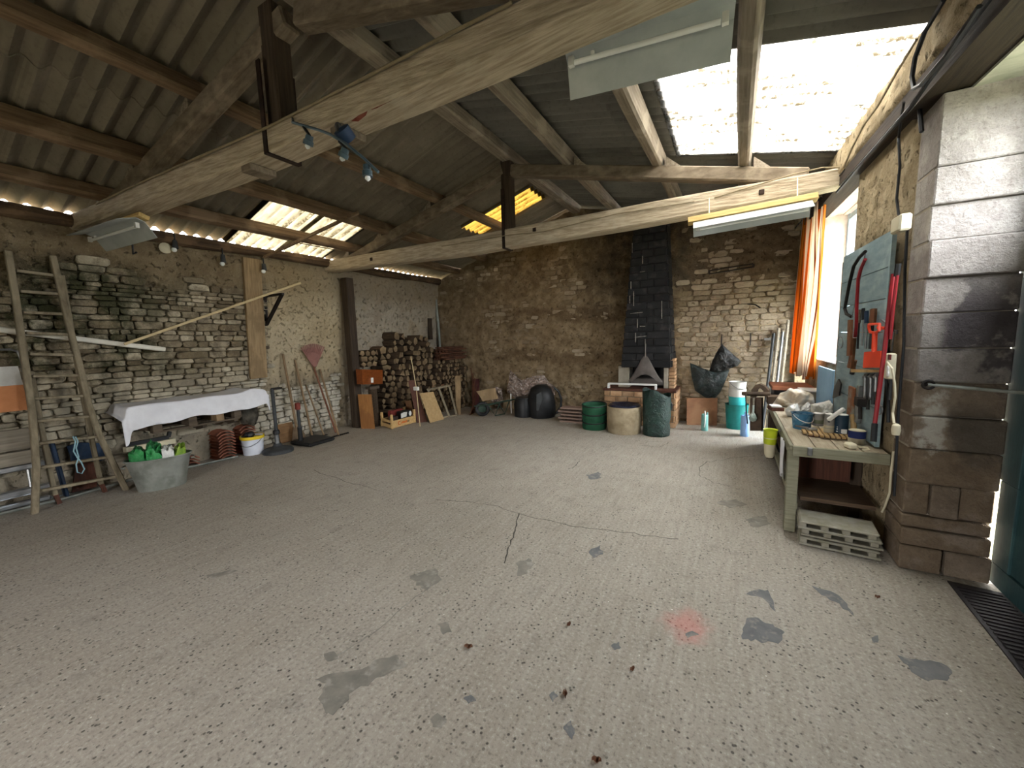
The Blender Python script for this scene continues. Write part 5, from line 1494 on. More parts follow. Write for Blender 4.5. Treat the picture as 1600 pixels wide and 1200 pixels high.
k = 0; z = fz + .04
while z < zt2 + .1:
    MB().box(((a + c) / 2, PY + .14, z + .028), (c - a + R.uniform(-.01, .01), .26, .05), bev=.005).build('brick', M_brickF, fp); z += .058; k += 1
MB().box((fpp(1010, 590).x, YB - .04, (fz + zt2) / 2 + .1), (fpp(1044, 590).x - fpp(966, 590).x, .05, zt2 - fz + .3)).build('firebox_back', M_sootm, fp)
# bell-shaped hood with an arched mouth
hx0, hx1 = fpp(984, 590).x, fpp(1037, 590).x; hc = (hx0 + hx1) / 2; hw = (hx1 - hx0) / 2; zb0 = fpp(1010, 592).z; ztop = fpp(1008, 556).z
b = MB(); NA, NTT = 24, 10; vs = []
for i in range(NA + 1):
    a = -math.pi / 2 + math.pi * i / NA
    for j in range(NTT + 1):
        t0 = j / NTT
        r = .03 + (hw - .03) * (t0 ** .8 * .75 + .25 * t0 ** 3)
        arch_ = .13 * max(0, math.cos(a * 1.9)) ** 1.2 * t0 ** 2 if abs(a) < .83 else 0
        vs.append((hc + r * math.sin(a), CY - .02 - r * .12 * math.cos(a), lerp(ztop, zb0 - .03, t0) + arch_))
W_ = NTT + 1
fs = [(i * W_ + j, i * W_ + j + 1, (i + 1) * W_ + j + 1, (i + 1) * W_ + j) for i in range(NA) for j in range(NTT)]
b.add(vs, fs); b.add([Vector(v) + Vector((0, .015, -.01)) for v in vs], [tuple(reversed(f)) for f in fs])
b.build('hood', M_hood, fp, smooth='all')
MB().tube([(hc, CY - .02, ztop - .02), (hc, CY - .03, ztop + .22)], .012, 6).build('hood_rod', M_smear0, fp)
MB().box((hc, PY + .16, zb0 - .05), (hw * 2, .3, .12), bev=.01).build('grate_back', M_hood, fp)
# flue of blocks, tapering
CY = 7.12
q0, q1, q2, q3 = fpp(970, 574, CY), fpp(1049, 574, CY), fpp(1040, 348, CY), fpp(990, 350, CY)
z0, z1 = q0.z, 3.62
def fl_x(z, s): return lerp(q0.x, q3.x, (z - z0) / (q3.z - z0)) if s < 0 else lerp(q1.x, q2.x, (z - z0) / (q2.z - z0))
b = MB(); b.prism([(fl_x(z0, -1) + .02, CY + .02, z0), (fl_x(z0, 1) - .02, CY + .02, z0), (fl_x(z1, 1) - .02, CY + .02, z1), (fl_x(z1, -1) + .02, CY + .02, z1)], (0, YB - CY, 0)); b.build('flue_core', M_sootm, fp)
z = z0; k = 0
while z < z1 - .05:
    h_ = .125; a, c = fl_x(z + h_ / 2, -1), fl_x(z + h_ / 2, 1); off = .45 if k % 2 else .0
    cuts = [0, .31, .66, 1] if k % 2 else [0, .5, 1]
    for i in range(len(cuts) - 1):
        xa, xb = lerp(a, c, cuts[i]), lerp(a, c, cuts[i + 1])
        MB().box(((xa + xb) / 2, CY + .03 + R.uniform(-.005, .005), z + h_ / 2), (xb - xa - .01, .08, h_ - .01), bev=.006).build('flue_block', M_soot, fp)
    MB().box((c - .02, (CY + YB) / 2 + .04, z + h_ / 2), (.06, YB - CY - .1, h_ - .01), bev=.006).build('flue_block', M_soot, fp)
    MB().box((a + .02, (CY + YB) / 2 + .04, z + h_ / 2), (.06, YB - CY - .1, h_ - .01), bev=.006).build('flue_block', M_soot, fp)
    z += h_; k += 1
M_smear = mk('pale_mortar_smear', '#8f8a80', '#5e5a54', 18, rough=.95)
for (xa, ya, xb, yb2) in ((990, 455, 990, 478), (985, 490, 1004, 488), (996, 498, 996, 512), (1000, 510, 1008, 510), (993, 520, 993, 535), (992, 527, 1010, 525), (1004, 400, 1004, 412), (986, 440, 986, 452), (1034, 470, 1034, 498), (1008, 530, 1008, 556), (988, 380, 988, 395), (984, 462, 984, 474), (1000, 425, 1008, 424)):
    p, q = fpp(xa, ya, CY - .018), fpp(xb, yb2, CY - .018); d = (q - p).normalized()
    MB().beam(p, q, .012, .022, (0, 1, 0)).build('mortar_smear', M_smear, fp)
# white rack on the hearth
r0, r1 = on_plane(951, 607, (0, 1, 0), (0, FY + .05, 0)), on_plane(1026, 604, (0, 1, 0), (0, FY + .05, 0))
zr_ = fz + .044
t_ = thing('white_rack', 'low white metal rack standing on the hearth', 'rack', (r0.x, r0.y, zr_))
zq = max(r0.z, zr_ + .08)
for y in (FY + .0, FY + .05):
    MB().beam((r0.x, y, zq), (r1.x, y, zq), .02, .025).build('rail', M_white, t_)
    for x in (r0.x + .01, r1.x - .01): MB().box((x, y, (zr_ + zq) / 2), (.03, .03, zq - zr_)).build('leg', M_white, t_)
for k in range(7): MB().tube([(lerp(r0.x, r1.x, (k + .5) / 7), FY + .0, zq), (lerp(r0.x, r1.x, (k + .5) / 7), FY + .05, zq)], .005, 5).build('bar', M_white, t_)

# hanging liners, nails, rods on the right of the back wall
def hang(pts, off, bul, mat, lab, seed, nm='bin_liner'):
    o = puff([BW(x, y, off) for x, y in dense(pts, 3)], (0, -bul, 0), 7, seed, .025); tag(o.build(nm, mat, smooth='all'), lab, 'bin liner', 'bin liners hung on the back wall')
hang([(1128, 537), (1136, 545), (1148, 556), (1159, 565), (1152, 572), (1140, 576), (1132, 580), (1120, 582), (1108, 580), (1113, 564), (1120, 550)], .20, .06, M_blackbag, 'glossy black bin liner hanging from the left nail', 2)
hang([(1078, 567), (1090, 572), (1104, 578), (1118, 582), (1132, 579), (1140, 577), (1134, 594), (1126, 612), (1113, 627), (1100, 620), (1086, 610), (1081, 590)], .05, .05, M_greenblackbag, 'dark green bin liner sagging below the black one', 6)
for (x, y, y2, lab) in ((1128, 523, 540, 'iron hook above the hanging bin liners'), (1173, 521, 540, 'empty iron hook right of the hanging bin liners')):
    b = MB().tube([BW(x, y, -.02), BW(x, y, .2), BW(x - 1, y2, .2)], .010, 6); tag(b.build('wall_hook', M_blackiron), lab, 'hook')
t_ = thing('iron_rail', 'slim dark iron rail fixed high on the back wall', 'rail', BW(1140, 420))
for dy in (0, 5): MB().tube([BW(1108, 424 + dy - 1, .09), BW(1177, 413 + dy - 1, .09)], .011, 6).build('rod', M_blackiron, t_)
for (x, y) in ((1108, 425), (1177, 415)): MB().beam(BW(x, y, -.02), BW(x, y, .11), .03, .06).build('end_bracket', M_blackiron, t_)
b = MB().beam(BW(1194, 530, .07), BW(1226, 529, .07), .05, .04); b.beam(BW(1197, 529, -.01), BW(1197, 530, .07), .03, .03); b.beam(BW(1222, 529, -.01), BW(1222, 530, .07), .03, .03)
tag(b.build('wall_bar', M_steel), 'short grey bar mounted on the back wall near the corner', 'bar')
b = MB().tube([BW(1168, 475, .0), BW(1180, 476, .06), BW(1188, 481, .1)], .010, 6); tag(b.build('bent_nail', M_blackiron), 'bent iron spike sticking out of the back wall', 'nail')
# brown board, cans, buckets
p0, p1 = G(1073, 664), G(1120, 665)
b = MB().prism([p0, p1, AT(1121, 622, p1 + Vector((0, .03, 0))), AT(1073, 622, p0 + Vector((0, .03, 0)))], (0, .02, 0)); tag(b.build('plywood_sheet', mk('brown_plywood', '#8a6448', '#74523a', 5, rough=.8, spot='#a07a5c')), 'square brown plywood sheet leaning on the back wall', 'board')
def can(P, hw, h, mat, lab, mat2):
    t_ = thing('watering_can', lab, 'watering can', P)
    MB().lathe([(hw, 0), (hw, .01), (hw * .96, h), (hw * .80, h + .01), (hw * .76, h - .02), (0, h - .02)], P, 20, .8, 1).build('body', mat, t_, smooth=True)
    MB().tube([P + Vector((0, -hw * .9, h * .25)), P + Vector((.01, -hw * 1.25, h * .6)), P + Vector((.01, -hw * .8, h * 1.12)), P + Vector((0, 0, h * 1.22)), P + Vector((0, hw * .6, h * 1.02))], .010, 6).build('handle', mat2, t_, smooth=True)
    MB().tube([P + Vector((0, hw * .8, h * .2)), P + Vector((.02, hw * 1.6, h * .6)), P + Vector((.03, hw * 2.2, h * 1.05))], [.02, .014, .012], 8).build('spout', mat, t_, smooth=True)
M_teal2 = mk('pale_teal_plastic', '#7fb3ac', '#5f938d', 5, rough=.45); M_lblue = mk('pale_blue_plastic', '#8fb2dd', '#7a9dcb', 5, rough=.45)
cp = G(1101, 671); cp.y -= .06; can(cp, (AT(1108, 660, cp) - AT(1094, 660, cp)).length / 2, AT(1101, 648, cp).z, M_teal2, 'pale teal watering can before the brown plywood', M_white)
cp = G(1163, 678); cp.y -= .12; can(cp, (AT(1172, 660, cp) - AT(1154, 660, cp)).length / 2, AT(1162, 650, cp).z, M_lblue, 'pale blue watering can before the stacked buckets', M_lblue)
bk0 = G(1150, 669); bk0.y += .02
r_ = (AT(1169, 640, bk0) - AT(1132, 640, bk0)).length / 2
M_tealtub = mk('teal_plastic', '#1f7f7c', '#176966', 5, rough=.45); M_cyan = mk('bright_cyan_plastic', '#3fb3b5', '#2fa0a2', 5, rough=.4)
t_ = bucket('teal_tub', 'large teal plastic tub at the bottom of the bucket stack', bk0, r_ * .85, r_, AT(1150, 631, bk0).z, M_tealtub, handle=None, cat='tub')
zz = AT(1150, 631, bk0).z - .06
for (nm, y, m_, lab, k, hd) in (('cyan_bucket', 619, M_cyan, 'bright cyan bucket standing in the teal tub', .74, None), ('white_pail', 607, M_white, 'lower white pail of the bucket stack', .76, None), ('white_pail', 596, M_white, 'topmost white pail of the bucket stack with wire handle', .74, M_steel)):
    zt_ = AT(1150, y, bk0).z; P = Vector((bk0.x, bk0.y, zz)); bucket(nm, lab, P, r_ * k * .9, r_ * k, zt_ - zz, m_, handle=hd); zz = zt_ - .045
# pipes leaning in the corner, side by side
for k, (yt, lab, m_) in enumerate(((520, 'dark pipe leaning in the far right corner', M_dkgrey), (512, 'nearest of the grey pipes leaning in the far right corner', M_greyplank), (518, 'middle grey pipe leaning in the far right corner', M_steel), (500, 'grey batten leaning closest to the curtain', M_greyplank))):
    tag(MB().tube([(.47 + .06 * k, 7.30, .0), (.58 + .06 * k, 7.55, BW(1240, yt).z)], .022, 8).build('leaning_pipe', m_, smooth=True), lab, 'pipe')

# ================================================================== WORKBENCH AND RIGHT WALL
M_bench = mk('grey_green_bench_paint', '#8c8a76', '#76745f', 3, WOODX, rough=.75, bump=.25, spot='#6a6757', spot_amt=.6)
M_benchtop = mk('worn_bench_top', '#a89c86', '#8d826d', 3, WOODY, rough=.7, bump=.2, spot='#c0b6a2', spot_amt=.5)
M_shelf = mk('dusty_shelf', '#5f4d3c', '#4a3b2e', 3, WOODX, rough=.85, bump=.2)
BZ = .705
bx0, bx1, by0, by1 = .445, 1.0, 3.66, 5.82
bench = thing('workbench', 'long grey-green painted workbench against the right wall', 'workbench', (.72, 4.7, 0))
for k in range(4):
    xa = lerp(bx0, bx1, k / 4); MB().box((xa + (bx1 - bx0) / 8, (by0 + by1) / 2, BZ - .018), ((bx1 - bx0) / 4 - .004, by1 - by0, .036), bev=.003).build('top_board', M_benchtop, bench)
MB().box(((bx0 + bx1) / 2, by0 - .012, BZ - .04), (bx1 - bx0 + .01, .024, .078), bev=.003).build('apron', M_bench, bench)
MB().box((bx0 - .012, (by0 + by1) / 2, BZ - .045), (.024, by1 - by0, .085), bev=.003).build('apron', M_bench, bench)
for (x, y) in ((bx0 + .035, by0 + .035), (bx1 - .05, by0 + .55), (bx0 + .02, by1 - .06), (bx1 - .05, by1 - .06)):
    MB().box((x - (.03 if y < 4 and x < .6 else 0), y, (BZ - .036) / 2), (.075, .075, BZ - .036), bev=.005).build('leg', M_bench if y < 4 else M_post, bench)
MB().box(((bx0 + bx1) / 2 + .02, (by0 + by1) / 2, .27), (bx1 - bx0 - .1, by1 - by0 - .1, .03)).build('lower_shelf', M_shelf, bench)
MB().box((bx0 + .03, (by0 + by1) / 2, .22), (.035, by1 - by0, .05)).build('stretcher', M_bench, bench)
MB().box(((bx0 + bx1) / 2 - .02, by0 + .4, .45), (.36, .03, .22)).build('drawer_front', M_redwood, bench)
MB().box((bx0 + .1, by0 - .03, BZ - .03), (.03, .03, .06), bev=.004).build('catch', M_steel, bench)
tag(MB().box((.80, 4.45, .36), (.22, .4, .14), bev=.01).build('dark_case', M_shelf), 'black case pushed back on the lower shelf of the bench', 'case')
# vise at far end
vp = Vector((bx0 - .06, by1 - .12, 0))
M_vise = mk('brown_cast_iron', '#574739', '#3f342a', 9, rough=.6, metal=.4, bump=.15)
vs_ = thing('leg_vise', 'old rusty iron vise on the far end of the workbench', 'vise', vp)
def VV(x, y): return AT(x, y, vp)
q = [VV(1172, 622), VV(1190, 622), VV(1190, 673), VV(1172, 673)]
MB().prism(q, Vector((.02, .07, 0))).build('leg_plate', M_vise, vs_)
arch = [VV(1172, 621), VV(1174, 609), VV(1180, 602), VV(1187, 600), VV(1194, 603), VV(1201, 610), VV(1202, 621), VV(1196, 621), VV(1192, 610), VV(1187, 606), VV(1183, 610), VV(1181, 621)]
MB().prism(arch, Vector((.02, .09, 0))).build('jaw', M_vise, vs_)
MB().tube([VV(1163, 615), VV(1203, 616)], .028, 12).build('screw', M_vise, vs_, smooth=True)
MB().lathe([(.0, -.03), (.036, -.02), (.036, .02), (0, .03)], VV(1164, 615), 12).build('screw_head', M_vise, vs_, smooth=True)
MB().tube([VV(1165, 617), VV(1166, 640), VV(1168, 662)], .008, 6).build('handle_bar', M_blackiron, vs_)
MB().box(Vector((bx0 + .03, by1 - .12, BZ + .053)), (.16, .16, .1), bev=.01).build('mount', M_vise, vs_)
# jar hanging from vise
jb = VV(1183, 650) + Vector((-.05, -.09, 0))
t_ = thing('hanging_jar', 'small clear plastic lamp guard hanging from the vise', 'lamp guard', jb)
MB().lathe([(.0, -.06), (.035, -.045), (.045, -.01), (.03, .03), (.012, .06), (.012, .15), (0, .15)], jb, 14).build('guard', M_clear, t_, smooth=True)
MB().tube([jb + Vector((0, 0, .13)), jb + Vector((.0, .0, .24))], .012, 6).build('cord', M_greyplank, t_)

def OB(x, y): return G(x, y, BZ)
# blue bucket with bags
p = OB(1255, 673); p.y += .1
rr_ = (AT(1273, 660, p) - AT(1238, 660, p)).length / 2
M_bbl = mk('blue_plastic_paint_spattered', '#3d7394', '#305f7d', 6, rough=.5, spot='#8fb2c4', spot_amt=.6, spot_scale=16)
t_ = bucket('blue_bucket', 'paint spattered blue bucket on the workbench', p, rr_ * .8, rr_, AT(1255, 645, p).z - BZ, M_bbl, handle=M_white)
def on_bench(pts, P, bul, mat, lab, nm, seed, amp=.03, cat='bag', flat=.0001):
    d = Vector((P.x - CAM.x, P.y - CAM.y, 0)).normalized()
    o = puff([AT(x, y, P) for x, y in dense(pts, 3)], -d * bul, 10, seed, amp * 1.8)
    if flat:
        for q in o.v: q.z = max(q.z, BZ + .004 + flat); q.x = min(q.x, .885)
    tag(o.build(nm, mat, smooth='all'), lab, cat, 'soft things on the workbench'); return o
on_bench([(1249, 643), (1252, 636), (1260, 629), (1264, 628), (1267, 634), (1266, 643), (1258, 643)], p + Vector((0, .0, 0)), .05, M_wbag, 'white bag sticking out of the blue bucket', 'white_bag', 5)
P = OB(1250, 640); P.y += .2
on_bench([(1204, 635), (1211, 626), (1219, 614), (1232, 610), (1246, 608), (1262, 611), (1271, 617), (1273, 630), (1262, 642), (1240, 645), (1222, 640)], P, .14, mk('beige_cloth', '#c4b49c', '#d8d2c8', 5, lo=.4, hi=.6, rough=.9, bump=.6, bd=.03), 'bundled beige and white dust sheet at the far end of the bench', 'dust_sheet', 11, .05, 'cloth')
P = OB(1285, 648); P.x -= .29; P.y -= .14
on_bench([(1266, 632), (1280, 629), (1296, 626), (1302, 632), (1304, 643), (1300, 650), (1282, 652), (1268, 648)], P, .12, M_wbag, 'crumpled white bag with red print behind the paint cans', 'white_bag', 14, .04)
P = OB(1236, 650)
on_bench([(1226, 640), (1234, 633), (1246, 630), (1250, 640), (1244, 656), (1236, 658), (1228, 646)], P, .1, M_wbag, 'white rag lying left of the blue bucket', 'white_rag', 17, .03, 'rag')
tag(MB().box(OB(1213, 643) + Vector((0, .1, .02)), (.12, .16, .035), rotz(.2)).build('sandpaper_block', M_redwood), 'dark flat sanding block near the bench edge', 'block')
tag(MB().box(OB(1213, 643) + Vector((0, .1, .046)), (.10, .14, .012), rotz(.1)).build('white_paper', M_white), 'folded white paper on the sanding block', 'paper')
# plastic box with screws behind
P = OB(1285, 634); P.y += .1; P.x = .84
t_ = thing('plastic_box', 'clear plastic box of bits behind the white bags', 'box', P)
MB().box(P + Vector((0, 0, .08)), (.2, .26, .16), bev=.01).build('tub', mk('cloudy_plastic', '#a6a49a', '#8a877c', 6, rough=.4), t_); MB().box(P + Vector((0, 0, .17)), (.22, .28, .02), bev=.006).build('lid', M_white, t_)
# slatted trivet / duckboard
pl_ = [(1245, 676), (1250, 671), (1262, 670), (1330, 672), (1352, 676), (1372, 684), (1345, 690), (1300, 693), (1270, 689), (1250, 682)]
t_ = thing('slatted_board', 'oval slatted wooden duckboard under the paint cans', 'duckboard', OB(1305, 683))
C0 = OB(1296, 681)
eX = (OB(1372, 686) - OB(1246, 676)); L = eX.length * .72; eX.normalize(); eY = Vector((-eX.y, eX.x, 0))
M_slat = mk('golden_slat', '#b89a6c', '#a08254', 4, (10, 2, 4), rough=.6)
for k in range(11):
    u = (k - 5) / 5.5; wv = .16 * math.sqrt(max(.15, 1 - u * u))
    MB().box(C0 + eX * (u * L / 2) + Vector((0, 0, .022)), (L / 14.5, wv * 2, .016), rotz(math.atan2(eX.y, eX.x)), .003).build('slat', M_slat, t_)
for s in (-1, 1): MB().beam(C0 + eY * s * .08 - eX * L * .4 + Vector((0, 0, .007)), C0 + eY * s * .08 + eX * L * .4 + Vector((0, 0, .007)), .03, .013).build('runner', M_redwood, t_)
# paint cans
def pcan(x0, x1, yb2, yt, mat, lab, band=None, dy=0.0, label_=None, lid=M_white, at=None):
    P = OB((x0 + x1) / 2, yb2); P.y += dy + .05; P.z = BZ + .031
    if at: P = Vector(at)
    t_ = thing('paint_can', lab, 'paint can', P, 'paint cans on the bench')
    r = (AT(x1, yb2, P) - AT(x0, yb2, P)).length / 2; h = AT((x0 + x1) / 2, yt, P).z - P.z if not at else .105
    body_ = MB().lathe([(r, 0), (r, .004), (r * .985, .008), (r * .985, h - .008), (r, h - .004), (r, h), (r * .9, h), (r * .9, h - .012), (0, h - .012)], P, 24).build('body', mat, t_, smooth=True)
    MB().lathe([(r * .88, h - .012), (r * .88, h + .003), (0, h + .004)], P, 20).build('lid', lid, t_, smooth=True)
    if band:
        for (za, zb2, m_) in band: MB().lathe([(r * 1.0, h * za), (r * 1.005, h * za), (r * 1.005, h * zb2), (r, h * zb2)], P, 24).build('label_band', m_, body_, smooth=True)
    if label_:
        d = Vector((P.x, P.y, 0)).normalized(); s_ = Vector((d.y, -d.x, 0))
        for (u, v, w_, h_, m_) in label_:
            q = P - d * (r + .001) + s_ * (u * r) + Vector((0, 0, v * h)); q -= d * (-(1 - math.sqrt(max(0, 1 - u * u))) * r)
            MB().box(q, (w_ * r, .006, h_ * h), rotz(math.atan2(s_.y, s_.x))).build('print', m_, body_)
    return t_, P, r, h
M_navyc = mk('dark_blue_label', '#22394a', '#1b2e3d', 5, rough=.5); M_greyc = mk('grey_label', '#8c8a86', '#77756f', 6, rough=.5); M_beigec = mk('beige_label', '#b3aa92', '#9d947d', 6, rough=.5); M_greenc = mk('olive_label', '#6b7058', '#565b47', 6, rough=.5)
pcan(1272, 1290, 674, 646, M_greyc, 'grey paint can with an olive band beside the blue bucket', [(.2, .5, M_greenc)], .06)
pcan(1288, 1305, 683, 647, M_greyc, 'grey and beige paint can in the middle of the duckboard', [(.02, .22, M_beigec), (.26, .40, M_beigec)], 0, [(-.1, .62, .45, .07, M_black)])
_, P, r, h = pcan(1303, 1327, 684, 648, M_navyc, 'dark blue paint can with white label on the duckboard', None, 0, [(.45, .14, .75, .24, M_white), (-.45, .25, .16, .05, M_white), (-.45, .12, .2, .05, M_white), (-.45, .36, .12, .04, M_white)])
b = MB().beam(AT(1303, 653, P) + Vector((-.06, -.12, 0)), AT(1325, 638, P) + Vector((-.04, -.08, 0.01)), .025, .03, bev=.006)
tag(b.build('filler_knife', M_white), 'white handled filler knife resting on the paint can lids', 'knife')
P = Vector((.905, 4.16, BZ))
t_ = thing('paint_brush', 'paint brush with pale wooden handle standing by the blue can', 'brush', P)
MB().tube([P + Vector((0, 0, .03)), P + Vector((0, 0, .09)), P + Vector((-.015, .02, .18))], [.022, .02, .016], 8).build('handle', M_slat, t_, smooth=True); MB().box(P + Vector((0, 0, .02)), (.05, .03, .05)).build('bristles', M_black, t_)
pcan(1337, 1366, 678, 655, M_beigec, 'wide white filler tub with dark blue band and cream lid', [(.45, .98, mk('royal_blue', '#1f2a5e', '#1a234f', 5))], -.05, None, M_cream, (.872, 3.90, BZ + .001))
P = OB(1268, 678); P.z += .03
t_ = thing('masking_tape_gun', 'small steel scraper lying on the duckboard', 'scraper', P); MB().box(P + Vector((0, 0, .012)), (.07, .05, .015), rotz(.3), .003).build('blade', M_alu, t_); MB().tube([P + Vector((-.02, 0, .02)), P + Vector((-.11, .05, .02))], .009, 6).build('handle', M_steel, t_)
# white plug block, cable, socket strip
P = Vector((.80, 3.72, BZ))
tag(MB().box(P + Vector((0, 0, .0225)), (.06, .08, .042), rotz(.3), .012).build('junction_block', M_cream), 'cream plastic adapter block on the bench corner', 'adapter')
t_ = thing('extension_lead', 'white extension lead hanging from the socket strip onto the bench', 'cable', OB(1390, 690))
w1 = [RW(1386, 566, .155), RW(1394, 576, .15), RW(1398, 600, .13), RW(1399, 620, .13), RW(1395, 645, .13), RW(1397, 662, .14)] 
MB().tube(w1, .007, 6).build('cable', M_cream, t_, smooth=True)
MB().tube([Vector((.84, 3.72, BZ + .02)), Vector((.87, 3.75, BZ + .009)), Vector((.905, 3.75, BZ + .009)), Vector((.90, 3.70, BZ + .009)), Vector((.86, 3.675, BZ + .009))], .007, 6).build('cable', M_cream, t_, smooth=True)
q = RW(1400, 672, .14); MB().lathe([(.018, -.03), (.024, 0), (.02, .03), (.008, .04)], q, 12).build('plug', M_cream, t_, smooth=True)
strip = thing('socket_strip', 'white multiple socket strip hanging on the tool board', 'socket strip', RW(1390, 590, .06))
a, c = RW(1392, 552, .10), RW(1389, 592, .10)
st_ = MB().beam(a, c, .075, .045, (1, 0, 0), .008).build('strip', M_cream, strip)
for (x, y) in ((1387, 576), (1387, 584)):
    MB().lathe([(.0, -.004), (.02, -.004), (.022, .004), (0, .004)], RW(x, y, .127), 14, rot=roty(math.pi / 2)).build('socket', M_white, st_)
MB().box(RW(1390, 558, .125), (.01, .03, .035)).build('switch', mk('red_switch', '#5c2020', '#4a1818', 5), strip)
MB().tube([RW(1393, 549, .07), RW(1396, 520, .05), RW(1398, 516, .04), RW(1402, 517, .04), RW(1401, 522, .04)], .006, 6).build('hang_loop', M_steel, strip)

# tool board of pale blue planks
M_tboard = mk('pale_blue_board', '#86989b', '#71858a', 3, (4, 2, 9), rough=.7, bump=.2, spot='#9fb0b0', rnd=.08)
ty0, ty1 = 3.80, 4.90
tb = thing('tool_board', 'pale blue plank board hung with tools on the right wall', 'tool board', (1.0, 4.3, .75))
def rpI(y, off, z): return Vector((RX(y) - off, y, z))
zz = [.72, 1.0, 1.28, 1.56, 1.80, 2.02, 2.27]
for a, c in zip(zz, zz[1:]):
    MB().prism([rpI(ty0, .05, a + .003), rpI(ty1, .05, a + .003), rpI(ty1, .07, a + .003), rpI(ty0, .07, a + .003)], (0, 0, c - a - .006)).build('plank', M_tboard, tb)
MB().prism([rpI(ty0 - .03, .045, .72), rpI(ty0, .045, .72), rpI(ty0, .07, .72), rpI(ty0 - .03, .07, .72)], (0, 0, 1.58)).build('edge_batten', M_tboard, tb)
MB().prism([rpI(ty1, .05, .72), rpI(ty1 + .03, .05, .72), rpI(ty1 + .03, .07, .72), rpI(ty1, .07, .72)], (0, 0, 1.5)).build('edge_batten', M_greyplank, tb)
M_red = mk('red_painted_steel', '#8f1f26', '#741920', 6, rough=.45); M_orangeP = mk('orange_red_plastic', '#e2492b', '#cf3d22', 4, rough=.4); M_brownh = mk('brown_tool_handle', '#7a5237', '#5e3e29', 5, WOODZ, rough=.6)
TB = .098
def TW(x, y, o=TB): return RW(x, y, o)
TG = 'tools on the tool board'
def htool(name, lab, parts, cat='tool'):
    t_ = thing(name, lab, cat, parts[0][1][-1] if isinstance(parts[0][1], list) else (1, 4.3, 1.2), TG)
    for (nm, pts, r, m_) in parts: MB().tube(pts, r, 7).build(nm, m_, t_, smooth=True)
    return t_
htool('bow_saw', 'black tubular bow saw hanging at the window end of the tool board', [('frame', [TW(x, y, .10) for x, y in ((1352, 393), (1343, 402), (1334, 416), (1328, 440), (1323, 466), (1320, 482), (1323, 491), (1330, 495))], .013, M_blackiron), ('blade', [TW(1331, 497, .10), TW(1352, 396, .09)], .004, M_steel)])
htool('hacksaw', 'red framed bow saw with wooden handle beside the black one', [('frame', [TW(x, y, .145) for x, y in ((1352, 405), (1346, 418), (1341, 436), (1339, 470), (1338, 510), (1336, 527))], .012, M_red), ('handle', [TW(1334, 528, .145), TW(1331, 560, .145), TW(1328, 574, .145)], .02, M_brownh)])
htool('bow_saw_grip', 'brown wooden saw grip below the red frame', [('grip', [TW(1329, 500, .20), TW(1328, 530, .20), TW(1327, 556, .20)], .018, M_brownh)])
htool('chisel', 'blue handled chisel on the tool board', [('handle', [TW(1354, 486), TW(1354, 505)], .014, M_blue), ('blade', [TW(1354, 505), TW(1352, 545)], .008, M_steel)])
htool('file', 'grey handled file left of the blue chisel', [('handle', [TW(1343, 484), TW(1342, 505)], .012, M_greyplank), ('blade', [TW(1342, 505), TW(1340, 545)], .008, M_dkgrey)])
htool('screwdriver', 'black handled screwdriver beside the blue chisel', [('handle', [TW(1349, 482), TW(1349, 500)], .012, M_black), ('blade', [TW(1349, 500), TW(1347, 540)], .006, M_steel)])
htool('rasp', 'thick brown wooden tool handle above the orange shovel', [('handle', [TW(1365, 483), TW(1365, 490), TW(1363, 508)], .022, M_brownh), ('blade', [TW(1363, 508), TW(1360, 545)], .012, M_dkgrey)])
# orange toy shovel
t_ = thing('orange_shovel', 'small bright orange plastic shovel hanging on the tool board', 'shovel', TW(1362, 576), TG)
o_ = .13
g = [TW(1358, 507, o_), TW(1374, 506, o_), TW(1374, 516, o_), TW(1368, 520, o_), TW(1360, 519, o_), TW(1358, 514, o_), TW(1358, 507, o_)]
MB().tube(g, .010, 6).build('grip', M_orangeP, t_, smooth=True)
MB().tube([TW(1367, 519, o_), TW(1366, 550, o_)], .016, 8).build('shaft', M_orangeP, t_, smooth=True)
MB().prism([TW(1350, 550, o_), TW(1376, 548, o_), TW(1375, 574, o_), TW(1348, 575, o_)], RN * .02).build('blade', M_orangeP, t_)
# red long-handled loppers / jack post
htool('long_lopper', 'long red handled lopper with black grips leaning on the tool board', [('handle', [TW(1396, 428, .15), TW(1390, 480, .16), TW(1383, 540, .17), TW(1374, 610, .18), TW(1367, 662, .2)], .0125, M_red), ('upper_grip', [TW(1404, 412, .15), TW(1401, 432, .15)], .015, M_black), ('second_arm', [TW(1402, 430, .15), TW(1396, 480, .15), TW(1391, 530, .15)], .009, M_red), ('foot', [TW(1367, 662, .2), TW(1365, 690, .21)], .017, M_black)])
htool('pruning_saw', 'curved pruning saw with pale blade across the tool board', [('blade', [TW(1378, 500, .1), TW(1386, 506, .1), TW(1388, 514, .1)], .008, M_steel), ('handle', [TW(1372, 512, .1), TW(1384, 513, .1)], .012, M_orangeP)])
for k, (x, y0, y1, m_, lab) in enumerate(((1352, 589, 636, M_steel, 'long spanner'), (1357, 589, 640, M_dkgrey, 'dark spanner'), (1361, 589, 625, M_steel, 'short spanner'), (1365, 589, 632, M_dkgrey, 'pair of pliers'), (1369, 589, 612, M_steel, 'thin steel punch'))):
    htool('spanner', lab + ' hanging under the orange shovel', [('bar', [TW(x, y0), TW(x - 1, y1)], .011, m_), ('jaw', [TW(x - 2, y0), TW(x + 1.5, y0 - 3)], .014, m_)])
b = MB().prism([TW(1349, 577, .07), TW(1377, 578, .07), TW(1377, 582, .07), TW(1349, 582, .07)], RN * -.08); tag(b.build('tool_rack', M_slat), 'narrow wooden rack under the orange shovel', 'rack')
htool('trowel', 'dark hand trowel with black blade near the bench', [('handle', [TW(1336, 563, .1), TW(1333, 576, .1)], .016, M_brownh), ('tip', [TW(1333, 576, .1), TW(1331, 584, .1)], .018, M_black)])
